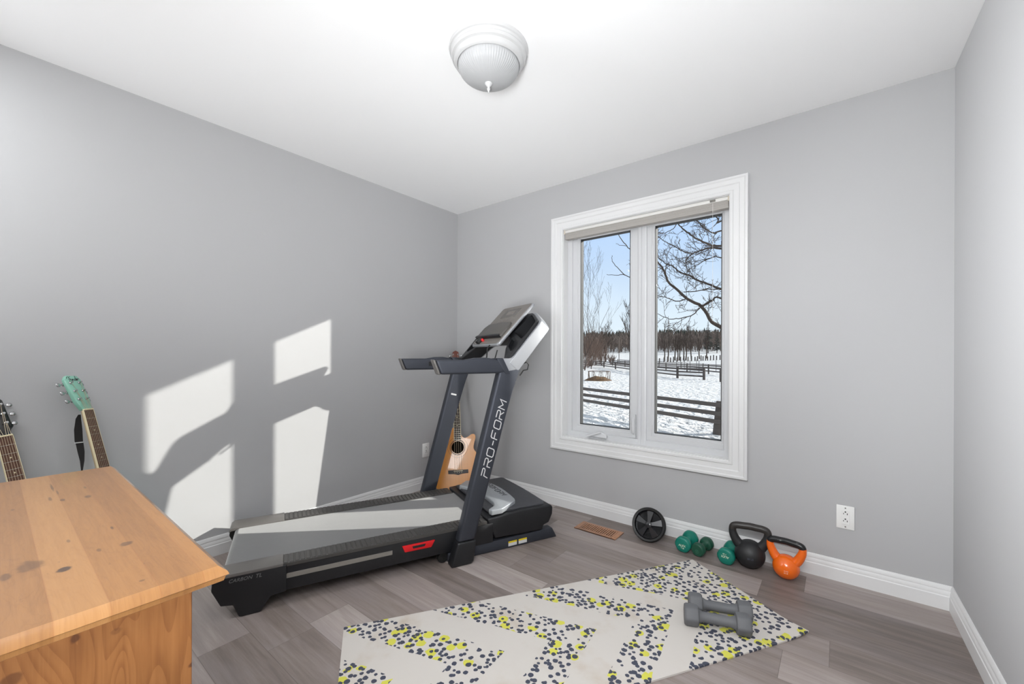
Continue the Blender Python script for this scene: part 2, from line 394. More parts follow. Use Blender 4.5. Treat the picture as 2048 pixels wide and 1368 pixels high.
# cellular shade, raised
M_fab = mkmat('grey_shade_fabric', (172, 168, 163), 0.85, spec=0.2, build=noisy(0.1, 180, 0.2, (1, 1, 6)))
M_rail = mkmat('shade_headrail_enamel', (222, 220, 216), 0.4, build=noisy(0.02, 40))
M_beige = mkmat('shade_end_cap', (205, 196, 180), 0.45, build=noisy(0.03, 40))
sh = thing('window_shade', 'raised grey fabric cellular shade under a white headrail at the top of the window', 'window shade', (1.7, 0.03, 2.06))
SB = lambda g, n_, m_, **k: g.build(n_, m_, sh, world=True, **k)
hr = SB(G().box(ax0 + 0.002, ax1 - 0.002, 0.006, 0.052, 2.059, 2.079), 'headrail', M_rail, bevel=0.002)
g = G()
for i in range(5): g.box(ax0 + 0.006, ax1 - 0.006, 0.010 + (i % 2) * 0.0015, 0.048 - (i % 2) * 0.0015, 2.058 - 0.0068 * (i + 1), 2.058 - 0.0068 * i)
SB(g, 'folded_fabric', M_fab, bevel=0.001, seg=1)
SB(G().box(ax0 + 0.005, ax1 - 0.005, 0.008, 0.050, 2.012, 2.024), 'bottom_rail', M_fab, bevel=0.003, label='fabric covered bottom rail')
for x_ in (ax0 + 0.0005, ax1 - 0.0085): SB(G().box(x_, x_ + 0.008, 0.003, 0.054, 2.052, 2.0795), 'end_cap', M_beige, bevel=0.001)
M_clip = mkmat('grey_metal_clip', (120, 118, 112), 0.4, 0.6, build=noisy(0.05, 60))
SB(G().box(2.16, 2.19, 0.000, 0.006, 2.062, 2.074), 'cord_clip', M_clip, bevel=0.001)
SB(G().tube([(2.176, 0.002, 2.066), (2.176, 0.001, 1.9), (2.177, 0.002, 1.7), (2.176, 0.003, 1.35)], 0.0009, 6), 'pull_cord', M_rail)

# ------------------------------------------------------------------ electrical outlets
def outlet(name, M, label, deco):
    t = thing(name, label, 'outlet', M)
    p = G().box(-0.036, 0.036, -0.0585, 0.0585, 0.0, 0.006).build('cover_plate', M_plate, t, bevel=0.0025)
    if deco: G().box(-0.017, 0.017, -0.034, 0.034, 0.005, 0.0075).build('receptacle', M_plate, t, bevel=0.0006, seg=1)
    else:
        g = G()
        for s_ in (-1, 1): g.lathe([(0.0165, 0.005), (0.0165, 0.0078)], 20, Matrix.Translation((0, s_ * 0.0195, 0)))
        g.build('receptacle', M_plate, t)
    g = G()
    for s_ in (-1, 1):
        cy = s_ * 0.018
        g.box(-0.0085, -0.006, cy - 0.003, cy + 0.004, 0.007, 0.0082); g.box(0.006, 0.0088, cy - 0.004, cy + 0.0045, 0.007, 0.0082)
        g.lathe([(0.0032, 0.007), (0.0032, 0.0082)], 12, Matrix.Translation((0, cy + 0.010, 0)))
    g.build('slot', M_slot, t)
    for s_ in ((-1, 1) if deco else (0,)): G().lathe([(0.0032, 0.0055), (0.003, 0.0078)], 12, Matrix.Translation((0, s_ * 0.047, 0))).build('screw', M_clip, t)
outlet('wall_outlet', frame((2.799, 0, 0.328), (1, 0, 0), (0, 0, 1)), 'white duplex outlet on the window wall, low near the right corner', True)
outlet('wall_outlet', frame((0, -0.366, 0.325), (0, 1, 0), (0, 0, 1)), 'white duplex outlet on the left wall behind the treadmill post', False)

# ------------------------------------------------------------------ ceiling light
M_enamel = mkmat('white_fixture_enamel', (188, 188, 188), 0.22, coat=0.4, build=noisy(0.01, 20))
def ribglass(n, b):
    b.inputs['Transmission Weight'].default_value = 0.35; b.inputs['IOR'].default_value = 1.3
M_rib = mkmat('frosted_ribbed_glass', (205, 206, 207), 0.3, build=ribglass)
lt = thing('ceiling_light', 'white flush ceiling light with a ribbed frosted glass bowl and finial', 'ceiling light', (1.593, -1.363, H))
G().lathe([(0.168, 0.0), (0.169, -0.006), (0.166, -0.014), (0.161, -0.017), (0.158, -0.026), (0.160, -0.030), (0.156, -0.040), (0.148, -0.045), (0.146, -0.056), (0.140, -0.064), (0.133, -0.067), (0.130, -0.060), (0.02, -0.058)], 72).build('canopy', M_enamel, lt, smooth=30)
prof = [(0.128, -0.052), (0.130, -0.066)] + [(0.130 * math.cos(a), -0.066 - 0.074 * math.sin(a)) for a in [i * PI / 2 / 12 for i in range(1, 12)]] + [(0.004, -0.140)]
gl_ = G().lathe(prof, 288, wob=lambda a, j: 1 + (0.010 if j > 1 else 0) * math.cos(a * 72)).build('glass_bowl', M_rib, lt, smooth=60)
G().lathe([(0.0, -0.136), (0.016, -0.138), (0.0165, -0.142), (0.012, -0.149), (0.006, -0.154), (0.005, -0.158), (0.0075, -0.162), (0.006, -0.169), (0.003, -0.173), (0.0035, -0.177), (0.0, -0.181)], 24).build('finial', M_enamel, lt, smooth=60)

# ------------------------------------------------------------------ floor register
def vent_nodes(n, b):
    v = n.noise(n.map(n.co(), (6, 60, 6)), 3, 5); n.put(b.inputs['Base Color'], n.ramp(v, [(0.3, (146, 104, 80)), (0.7, (178, 134, 104))]))
M_vent = mkmat('brown_register_metal', (150, 108, 84), 0.45, build=vent_nodes)
M_dark = mkmat('opening_shade', (22, 17, 14), 0.9, spec=0.1, build=noisy(0.05, 20))  # near-black tone that paints the shade inside openings
vt = thing('floor_register', 'brown slotted heating register set in the floor below the window', 'floor vent', (1.548, -0.222, 0.0))
fr_ = G(); ox, oy = 0.145, 0.066; ix, iy = 0.115, 0.042
fr_.box(-ox, -ix, -oy, oy, 0.0005, 0.006); fr_.box(ix, ox, -oy, oy, 0.0005, 0.006); fr_.box(-ix, ix, -oy, -iy, 0.0005, 0.006); fr_.box(-ix, ix, iy, oy, 0.0005, 0.006)
fr_.build('frame', M_vent, vt, bevel=0.001, seg=1)
g = G()
for i in range(16):
    x_ = -ix + (i + 0.5) * 2 * ix / 16; g.box(x_ - 0.0042, x_ + 0.0042, -iy, iy, 0.0008, 0.0055)
g.build('louvre', M_vent, vt)
G().box(-ix, ix, -iy, iy, 0.0002, 0.001).build('duct_shade_sheet', M_dark, vt, smooth=0)  # flat dark sheet painting the shade below the louvres

# ================================================================== treadmill
TA = math.radians(23.3); TU = V3((math.sin(TA), math.cos(TA), 0)); TV = V3((math.cos(TA), -math.sin(TA), 0))
TV0, TU0 = 1.12, -0.77
tm = thing('treadmill', 'black and grey folding treadmill facing the corner with console and red latch', 'treadmill',
           Matrix.Translation(TV * TV0 + TU * TU0) @ Matrix.Rotation(-TA, 4, 'Z'))
M_tblk = mkmat('treadmill_black_plastic', (25, 26, 29), 0.42, build=noisy(0.12, 300, 0.08))
M_tnavy = mkmat('treadmill_blue_grey_metal', (66, 69, 77), 0.5, 0.6, build=noisy(0.08, 400, 0.05))
M_trail = mkmat('treadmill_foot_rail', (66, 64, 62), 0.45, build=noisy(0.12, 250, 0.1))
M_tcap = mkmat('treadmill_grey_end_cap', (98, 95, 92), 0.42, build=noisy(0.08, 200, 0.05))
def belt_nodes(n, b):
    v = n.noise(n.co(), 900, 2); w = n.noise(n.map(n.co(), (14, 1.2, 1)), 4, 4)
    n.put(b.inputs['Base Color'], n.mix(w, lin((74, 74, 75)), lin((92, 91, 90)))); n.put(b.inputs['Normal'], n.bump(v, 0.25, 0.001)); b.inputs['Sheen Weight'].default_value = 1.0; b.inputs['Sheen Roughness'].default_value = 0.4
M_litslot = mkmat('lit_slot_tone', (128, 124, 118), 0.35, build=noisy(0.08, 60))  # pale tone imitating sunlit floor beyond the open skirt slot
M_belt = mkmat('running_belt', (100, 98, 96), 0.5, spec=0.6, build=belt_nodes)
M_hood = mkmat('motor_hood_top', (62, 63, 67), 0.5, build=noisy(0.2, 14))
M_silver = mkmat('silver_plastic', (168, 172, 176), 0.3, 0.35, build=noisy(0.04, 60))
M_white = mkmat('satin_grey_console_shell', (170, 172, 176), 0.42, 0.6, build=noisy(0.03, 60))
M_panel = mkmat('console_face', (118, 113, 108), 0.4, build=noisy(0.04, 200))
M_panel2 = mkmat('console_face_dark', (86, 83, 80), 0.42, build=noisy(0.04, 200))
M_screen = mkmat('console_display', (98, 94, 90), 0.22, build=noisy(0.03, 30))
M_red = mkmat('red_plastic', (214, 22, 30), 0.35, build=noisy(0.04, 60))
M_letter = mkmat('pale_lettering', (205, 205, 205), 0.4, build=noisy(0.02, 60))
M_letter2 = mkmat('grey_lettering', (112, 112, 112), 0.45, build=noisy(0.02, 60))
M_blacktxt = mkmat('black_lettering', (25, 25, 28), 0.45, build=noisy(0.02, 60))
M_rubber = mkmat('black_rubber', (20, 20, 20), 0.55, build=noisy(0.1, 90))
M_steel = mkmat('bright_steel', (190, 190, 190), 0.22, 1.0, build=noisy(0.02, 60))
TL = lambda v, u, z=0.0: V3((v - TV0, u - TU0, z))
def tb(g, v0, v1, u0, u1, z0, z1): return g.box(v0 - TV0, v1 - TV0, u0 - TU0, u1 - TU0, z0, z1)
def tp(g, poly, v0, v1): return g.prism([(u - TU0, z) for u, z in poly], 'x', v0 - TV0, v1 - TV0)
VL, VR = 0.790, 1.465      # deck edges

# belt and rollers
rr = 0.026; bz = 0.186
poly = [(-0.29, bz), (-1.600, bz)] + [(-1.600 - rr * math.sin(a), bz - rr + rr * math.cos(a)) for a in [i * PI / 8 for i in range(1, 8)]] + [(-1.600, bz - 2 * rr), (-0.29, bz - 2 * rr)]
g = G(); tp(g, poly, 0.895, 1.385); g.build('running_belt', M_belt, tm, smooth=30)
# side skirts
for s_ in (0, 1):
    va, vb = (VR - 0.040, VR - 0.004) if s_ else (VL + 0.004, VL + 0.040)
    g = G(); tp(g, [(-1.42, 0.066), (-0.33, 0.062), (-0.33, 0.172), (-1.42, 0.186)], va, vb); k = g.build('side_skirt', M_tblk, tm, bevel=0.004)
    if s_:
        q = G(); tp(q, [(-1.388, 0.119), (-1.372, 0.142), (-0.90, 0.141), (-0.90, 0.119)], VR - 0.0065, VR - 0.0032); q.build('sunlit_slot_strip', M_litslot, k, bevel=0.001, seg=1)  # solid strip, coloured like the lit floor seen through a slot
        q = G(); tp(q, [(-0.852, 0.152), (-0.838, 0.117), (-0.697, 0.115), (-0.676, 0.150)], VR - 0.020, VR + 0.002); l_ = q.build('release_latch', M_red, tm, bevel=0.004)
        q = G(); tp(q, [(-0.800, 0.1425), (-0.795, 0.130), (-0.735, 0.130), (-0.728, 0.1425)], VR - 0.004, VR + 0.0035); q.build('finger_slot', M_tblk, l_, smooth=0)
# foot rails with cross grooves
for s_ in (0, 1):
    va, vb = (1.368, VR) if s_ else (VL, 0.905)
    sg = 1 if s_ else -1
    g = G(); tb(g, va, vb, -1.40, -0.37, 0.174, 0.1905)
    i = 0; u_ = -1.385
    while u_ < -0.40:
        tb(g, va + 0.006, vb - 0.002, u_, u_ + 0.0165, 0.1900, 0.1940); u_ += 0.0228
    g.build('foot_rail', M_trail, tm, bevel=0.0012, seg=1, smooth=30)
# rear end caps with feet
for s_ in (0, 1):
    va, vb = (1.362, VR + 0.006) if s_ else (VL - 0.006, 0.908)
    vo = (1.400, VR + 0.006) if s_ else (VL - 0.006, 0.860)
    side = [(-1.375, 0.066), (-1.375, 0.186), (-1.640, 0.186), (-1.652, 0.172), (-1.655, 0.135), (-1.622, 0.064), (-1.578, 0.057), (-1.556, 0.002), (-1.545, 0.0), (-1.476, 0.0), (-1.436, 0.060)]
    g = G(); tp(g, side, *vo); c_ = g.build('rear_cap', M_tblk, tm, bevel=0.005, seg=3)
    g = G(); tp(g, [(-1.388, 0.180), (-1.388, 0.1945), (-1.636, 0.1935), (-1.650, 0.184), (-1.653, 0.170), (-1.640, 0.176)], va, vb); g.build('cap_cover', M_tcap, c_, bevel=0.003, label='grey top of the end cap')
    if s_:
        Mx = frame(TL(VR + 0.0067, -1.531, 0.1635), (0, 1, 0), (0, 0, 1))
        text('CARBON', 'lettering', M_letter2, c_, Mx @ Matrix.Translation((-0.020, 0, 0)), 0.021, shear=0.28)
        text('TL', 'lettering', M_letter2, c_, Mx @ Matrix.Translation((0.047, 0, 0)), 0.023, shear=0.28, th=0.0006)
# rear roller bar / under-deck frame
g = G(); tb(g, 0.83, 1.43, -1.56, -1.46, 0.075, 0.128); tb(g, 0.90, 0.94, -1.5, -0.35, 0.085, 0.13); tb(g, 1.33, 1.37, -1.5, -0.35, 0.085, 0.13); tb(g, 0.83, 1.43, -0.42, -0.37, 0.085, 0.13)
g.build('deck_frame', M_tblk, tm, bevel=0.003, seg=1)
# motor hood
g = G()
tp(g, [(-0.352, 0.158), (-0.366, 0.200), (-0.150, 0.214), (0.070, 0.210), (0.086, 0.196), (0.083, 0.152), (0.058, 0.102), (0.018, 0.092), (0.010, 0.066), (-0.314, 0.078)], VL + 0.012, VR - 0.006)
hood = g.build('motor_hood', M_tblk, tm, bevel=0.010, seg=3)
def wingpoly(L, z0, z1, g):
    P = [(v - TV0, u - TU0) for u, v in L]; return g.prism(P, 'z', z0, z1)
g = G(); wingpoly([(-0.33, 0.86), (-0.33, 1.42), (-0.19, 1.432), (0.030, 1.436), (0.046, 1.42), (0.052, 1.30), (0.056, 1.13), (0.052, 0.96), (0.046, 0.85), (0.030, 0.836)], 0.206, 0.2245, g)
g.build('hood_lid', M_hood, hood, bevel=0.006, seg=3)
wing = [(-0.335, 0.935), (-0.255, 0.858), (-0.190, 0.885), (-0.140, 0.945), (-0.124, 0.982), (-0.111, 1.061), (-0.106, 1.12), (-0.107, 1.176), (-0.114, 1.269), (-0.124, 1.340), (-0.136, 1.372), (-0.270, 1.458), (-0.338, 1.458), (-0.345, 1.43), (-0.290, 1.39), (-0.272, 1.34), (-0.266, 1.2), (-0.270, 1.08), (-0.300, 1.0)]
g = G(); wingpoly(wing, 0.214, 0.2455, g)
hw = g.build('silver_trim', M_silver, hood, bevel=0.006, seg=3, label='silver curved trim with black lettering')
# lettering strokes
GL = {'P': [[(0, 0), (0.10, 0.62), (0.72, 0.62), (0.86, 0.72), (0.88, 0.9), (0.78, 1), (0.02, 1)]],
      'R': [[(0, 0), (0.0, 0.50), (0.70, 0.50), (0.86, 0.62), (0.86, 0.88), (0.74, 1), (0.0, 1)], [(0.42, 0.50), (0.88, 0)]],
      'O': [[(0.14, 0), (0.74, 0), (0.88, 0.12), (0.88, 0.88), (0.74, 1), (0.14, 1), (0, 0.88), (0, 0.12), (0.14, 0)]],
      '-': [[(0.10, 0.48), (0.62, 0.48)]],
      'F': [[(0, 0), (0, 0.86), (0.12, 1), (0.86, 1)], [(0, 0.5), (0.70, 0.5)]],
      'M': [[(0, 0), (0, 1), (0.46, 0.42), (0.92, 1), (0.92, 0)]]}
def strokes(g, word, org, r, u, h, w, lw, gap, sh=0.16):
    x_ = 0
    for ch in word:
        for st in GL[ch]: g.ribbon([((p[0] * w + p[1] * h * sh) + x_, p[1] * h) for p in st], lw, V3(org), V3(r), V3(u))
        x_ += (0.62 if ch == '-' else 0.92) * w + gap
g = G(); strokes(g, 'PROFORM', TL(0.975, -0.165, 0.2460), (0.93, -0.02, 0), (0.02, 1, 0), 0.034, 0.036, 0.0035, 0.012)
g.build('lettering', M_blacktxt, tm)
# uprights
up_r = [(-0.601, 0.0), (-0.565, 0.126), (-0.318, 1.05)]
up_f = [(-0.478, 0.0), (-0.466, 0.126), (-0.262, 0.835), (-0.228, 0.94), (-0.178, 1.07)]
for s_ in (0, 1):
    va, vb = (1.456, 1.516) if s_ else (0.724, 0.784)
    g = G(); tp(g, up_r[1:] + up_f[1:][::-1], va, vb); u_ = g.build('upright', M_tnavy, tm, bevel=0.014, seg=4)
    g = G(); tp(g, [(-0.605, 0.0), (-0.565, 0.128), (-0.458, 0.126), (-0.474, 0.012), (-0.49, 0.0)], va - 0.004, vb + 0.004); g.build('foot_boot', M_tblk, u_, bevel=0.012, seg=3)
    if s_:
        d = V3((0, 0.275, 0.961)); g = G(); strokes(g, 'PRO-FORM', TL(vb + 0.0004, -0.394, 0.455), d, (0, -0.961, 0.275), 0.042, 0.0495, 0.0052, 0.012, sh=0.16)
        g.build('lettering', M_letter, u_)
    else:
        g = G(); g.box(vb + 0.0, vb + 0.001, -0.0, 0.001, 0, 0.001); g = G(); tp(g, [(-0.342, 0.855), (-0.302, 0.845), (-0.300, 0.856), (-0.340, 0.866)], vb - 0.001, vb + 0.0008); g.build('label_sticker', M_letter, u_, smooth=0)
# base frame
for s_ in (0, 1):
    va, vb = (1.396, 1.453) if s_ else (0.787, 0.844)
    g = G(); tp(g, [(-0.60, 0.006), (0.116, 0.0), (0.112, 0.012), (0.084, 0.062), (-0.40, 0.062), (-0.50, 0.055), (-0.60, 0.055)], va, vb); k = g.build('base_rail', M_tnavy, tm, bevel=0.004)
    if s_:
        for a_ in (-0.226, -0.157):
            q = G(); tp(q, [(a_, 0.012), (a_ + 0.057, 0.012), (a_ + 0.057, 0.030), (a_, 0.030)], vb, vb + 0.0008); st = q.build('warning_label', M_letter, k, smooth=0)
            q = G(); tp(q, [(a_, 0.030), (a_ + 0.057, 0.030), (a_ + 0.057, 0.040), (a_, 0.040)], vb, vb + 0.0009)
            M_yel = bpy.data.materials.get('yellow_label') or mkmat('yellow_label', (214, 188, 30), 0.5, build=noisy(0.05, 80))
            q.build('label_heading', M_yel, st, smooth=0)
    g = G(); Mx = Matrix.Translation(TL(va + 0.01 if s_ else vb - 0.03, -0.622, 0.030)) @ Matrix.Rotation(PI / 2, 4, 'Y')
    g.lathe([(0.008, 0.0), (0.029, 0.0), (0.030, 0.004), (0.030, 0.026), (0.028, 0.030), (0.010, 0.030), (0.008, 0.034)], 28, Mx); g.build('transport_wheel', M_rubber, tm)
for a_ in (0.02, -0.56):
    g = G(); tb(g, 0.84, 1.40, a_, a_ + 0.05, 0.004, 0.05); g.build('cross_bar', M_tnavy, tm, bevel=0.004)
g = G(); tp(g, [(-0.42, 0.064), (-0.36, 0.085), (-0.345, 0.090), (-0.357, 0.103), (-0.42, 0.104)], 1.36, 1.41); g.build('lift_bracket', M_silver, tm, bevel=0.004)
# handlebars
for s_ in (0, 1):
    va, vb = (1.458, 1.518) if s_ else (0.722, 0.782)
    hp = [(-0.664, 1.036), (-0.694, 1.113), (-0.52, 1.114), (-0.46, 1.124), (-0.40, 1.126), (-0.345, 1.118), (-0.30, 1.116), (-0.285, 1.037)]
    g = G(); tp(g, hp, va, vb); h_ = g.build('handlebar', M_tnavy, tm, bevel=0.013, seg=4)
    g = G(); tp(g, [(-0.677, 1.035), (-0.708, 1.115), (-0.696, 1.115), (-0.664, 1.035)], va + 0.002, vb - 0.002); g.build('end_cap', M_tcap, h_, bevel=0.006)
    if not s_:
        g = G(); tp(g, [(-0.505, 1.062), (-0.505, 1.092), (-0.480, 1.092), (-0.480, 1.062)], vb - 0.001, vb + 0.002); g.build('button', M_rubber, h_, bevel=0.001, seg=1)
# console shell: a U-shaped slab leaning back, with two real trays each side
tn, nn_ = (0.656, 0.755), (-0.755, 0.656); Q0 = (-0.247, 1.125)
def CP(v, t, n_=0.0): return TL(v, Q0[0] + tn[0] * t + nn_[0] * n_, Q0[1] + tn[1] * t + nn_[1] * n_)
CM = Matrix((V3((1, 0, 0)), V3((0, tn[0], tn[1])), V3((0, nn_[0], nn_[1])))).transposed().to_4x4(); CM.translation = CP(TV0, 0, 0)
def cpoly(L): return [(v - TV0, t) for v, t in L]
hv = 0.385
def mir(L): return L + [(2 * TV0 - v, t) for v, t in L[::-1]]
half = [(0.345, -0.036), (0.388, -0.036), (0.396, -0.028), (0.396, 0.280), (0.388, 0.306), (0.372, 0.320), (0.262, 0.382), (0.235, 0.392)]
inn = [(0.335, -0.022), (0.245, 0.075), (0.205, 0.150), (0.170, 0.178)]
def ushape(h_, n_): return [(TV0 + a, b) for a, b in h_] + [(TV0 - a, b) for a, b in h_[::-1]] + [(TV0 - a, b) for a, b in n_] + [(TV0 + a, b) for a, b in n_[::-1]]
outer = ushape(half, inn)
g = G(); g.M = CM; g.prism(cpoly(outer), 'z', -0.088, -0.012); shell = g.build('console_shell', M_white, tm, bevel=0.016, seg=4)
faceL = ushape([(0.342, -0.028), (0.372, -0.028), (0.380, -0.020), (0.380, 0.272), (0.374, 0.292), (0.360, 0.306), (0.255, 0.366), (0.230, 0.375)], [(0.331, -0.018), (0.241, 0.071), (0.201, 0.146), (0.166, 0.174)])
g = G(); g.M = CM; g.prism(cpoly(faceL), 'z', -0.080, 0.004); face = g.build('tray_surround', M_tblk, tm, bevel=0.006, seg=2, label='black surround with storage trays')
cs = []; cs2 = []
for s_ in (-1, 1):
    for L, dep in (([(0.185, 0.212), (0.235, 0.350), (0.250, 0.352), (0.350, 0.296), (0.364, 0.280), (0.366, 0.160), (0.352, 0.148), (0.340, 0.150)], -0.060),
                   ([(0.225, 0.150), (0.236, 0.168), (0.338, 0.124), (0.358, 0.110), (0.360, 0.062), (0.345, 0.050), (0.330, 0.050), (0.262, 0.085)], -0.022)):
        q = G(); q.M = CM; q.prism([(s_ * v, t) for v, t in L], 'z', dep, 0.05); cs.append(q)
        cx_ = sum(p[0] for p in L) / len(L); ct_ = sum(p[1] for p in L) / len(L); q2 = G(); q2.M = CM
        q2.prism([(s_ * (cx_ + (v - cx_) * 1.06), ct_ + (t - ct_) * 1.06) for v, t in L], 'z', dep - 0.006, 0.05); cs2.append(q2)
cut(shell, cs2); cut(face, cs)
# console face panel
g = G(); g.M = CM
def cbox(g, v0, v1, t0, t1, n0, n1): return g.box(v0 - TV0, v1 - TV0, t0, t1, n0, n1)
PV0, PV1 = 0.912, 1.330
pm = CM @ Matrix.Translation((0, 0.062, 0.052)) @ Matrix.Rotation(math.radians(-2.6), 4, 'X')
PL_ = 0.385; hw_ = (PV1 - PV0) / 2
g = G(); g.M = pm; g.prism([(-hw_ + 0.018, 0), (hw_ - 0.018, 0), (hw_, 0.018), (hw_, PL_ - 0.016), (hw_ - 0.016, PL_), (-hw_ + 0.016, PL_), (-hw_, PL_ - 0.016), (-hw_, 0.018)], 'z', -0.024, -0.003)
pb = g.build('console_panel', M_white, tm, bevel=0.008, seg=3)
g = G(); g.M = pm; g.prism([(-hw_ + 0.03, 0.012), (hw_ - 0.03, 0.012), (hw_ - 0.010, 0.030), (hw_ - 0.010, PL_ - 0.022), (hw_ - 0.022, PL_ - 0.010), (-hw_ + 0.022, PL_ - 0.010), (-hw_ + 0.010, PL_ - 0.022), (-hw_ + 0.010, 0.030)], 'z', -0.006, 0.0)
g.build('panel_face', M_panel, pb, bevel=0.001, seg=1)
g = G(); g.M = pm; g.prism([(-0.105, 0.262), (0.105, 0.262), (0.105, 0.345), (-0.105, 0.345)], 'z', -0.001, 0.0012); g.build('display', M_screen, pb, bevel=0.0008, seg=1)
g = G(); g.M = pm; g.box(-0.055, 0.055, 0.285, 0.325, 0.0008, 0.0020); g.build('readout', M_panel, pb, smooth=0)
g = G(); g.M = pm
for i in range(6): g.box(-0.15 + i * 0.052, -0.15 + i * 0.052 + 0.04, 0.222, 0.236, 0.0, 0.0015)
g.build('button_row', M_panel, pb, bevel=0.0005, seg=1)
g = G(); g.M = pm; g.prism([(-0.186, 0.062), (0.186, 0.062), (0.188, 0.15), (0.160, 0.192), (0.05, 0.198), (-0.16, 0.192), (-0.188, 0.15)], 'z', -0.004, 0.016); led = g.build('book_rest', M_panel2, pb, bevel=0.005, seg=2)
g = G(); g.M = pm; g.prism([(-0.186, 0.058), (0.186, 0.058), (0.172, 0.074), (-0.172, 0.074)], 'z', 0.0, 0.024); g.build('rest_lip', M_tblk, led, bevel=0.003)
g = G(); g.M = pm; g.prism([(-0.112, 0.010), (-0.072, 0.010), (-0.062, 0.050), (-0.100, 0.050)], 'z', -0.002, 0.022); kk = g.build('safety_key', M_rubber, pb, bevel=0.003)
g = G(); g.M = pm; g.lathe([(0.010, 0.0), (0.010, 0.014), (0.007, 0.018), (0.0, 0.018)], 20, Matrix.Translation((-0.052, 0.040, 0.0))); g.build('red_button', M_red, kk)
g = G(); g.M = pm; g.tube([(0.1, 0.0, -0.004), (0.105, -0.03, -0.006), (0.10, -0.055, -0.03), (0.115, -0.09, -0.05), (0.15, -0.11, -0.06)], 0.0045, 8); g.build('key_cord', M_rubber, pb)
g = G(); g.M = pm; g.tube([(0.20, -0.02, -0.03), (0.20, -0.07, -0.055), (0.19, -0.105, -0.075)], 0.004, 8); g.build('cable', M_rubber, pb)
# joint sleeves between handlebar, upright and shell
for s_ in (0, 1):
    va, vb = (1.452, 1.519) if s_ else (0.721, 0.788)
    g = G(); tp(g, [(-0.335, 1.120), (-0.281, 1.036), (-0.235, 1.036), (-0.195, 1.053), (-0.165, 1.082), (-0.122, 1.132), (-0.182, 1.184), (-0.215, 1.143), (-0.24, 1.122)], va + 0.003, vb - 0.0045); g.build('joint_sleeve', M_white if s_ else M_tblk, tm, bevel=0.014, seg=4)
    g = G(); tp(g, [(-0.342, 1.122), (-0.281, 1.030), (-0.250, 1.032), (-0.298, 1.123)], va - 0.002, vb + 0.001); g.build('sleeve_collar', M_tnavy, tm, bevel=0.005)
g = G(); g.tube([TL(1.49, -0.165, 1.085), TL(1.50, -0.135, 1.10), TL(1.50, -0.120, 1.085), TL(1.495, -0.125, 1.055), TL(1.49, -0.150, 1.050), TL(1.488, -0.172, 1.02)], 0.004, 8); g.build('cable', M_rubber, tm)

# ================================================================== guitars
M_gtop = mkmat('spruce_guitar_top', (222, 160, 90), 0.25, coat=0.6, build=lambda n, b: n.put(b.inputs['Base Color'], n.ramp(n.noise(n.map(n.co(), (90, 1.5, 1)), 2, 4), [(0.25, (202, 132, 58)), (0.75, (214, 146, 70))])))
M_gside = mkmat('mahogany_guitar_side', (120, 62, 38), 0.3, coat=0.5, build=noisy(0.2, 8, 0, (1, 12, 1)))
M_board = mkmat('rosewood_fretboard', (92, 60, 46), 0.5, build=noisy(0.3, 30, 0, (6, 1, 1)))
M_ebony = mkmat('dark_fretboard', (38, 30, 28), 0.45, build=noisy(0.2, 30, 0, (6, 1, 1)))
M_fret = mkmat('nickel_fret', (200, 196, 186), 0.25, 1.0, build=noisy(0.02, 60))
M_bind = mkmat('cream_binding', (226, 214, 178), 0.4, build=noisy(0.03, 60))
M_neck = mkmat('pale_maple_neck', (206, 186, 148), 0.4, coat=0.3, build=noisy(0.08, 30, 0, (6, 1, 1)))
M_teal = mkmat('seafoam_green_paint', (132, 186, 166), 0.3, coat=0.5, build=noisy(0.05, 6, 0, (1, 3, 1)))
M_blackg = mkmat('gloss_black_paint', (28, 26, 26), 0.2, coat=0.6, build=noisy(0.1, 20))
M_redhead = mkmat('red_brown_headstock', (108, 48, 32), 0.3, coat=0.5, build=noisy(0.15, 20))
M_strap = mkmat('black_strap_webbing', (34, 32, 32), 0.85, build=noisy(0.15, 300, 0.3))
M_str = mkmat('guitar_string', (190, 176, 150), 0.35, 0.9, build=noisy(0.02, 60))
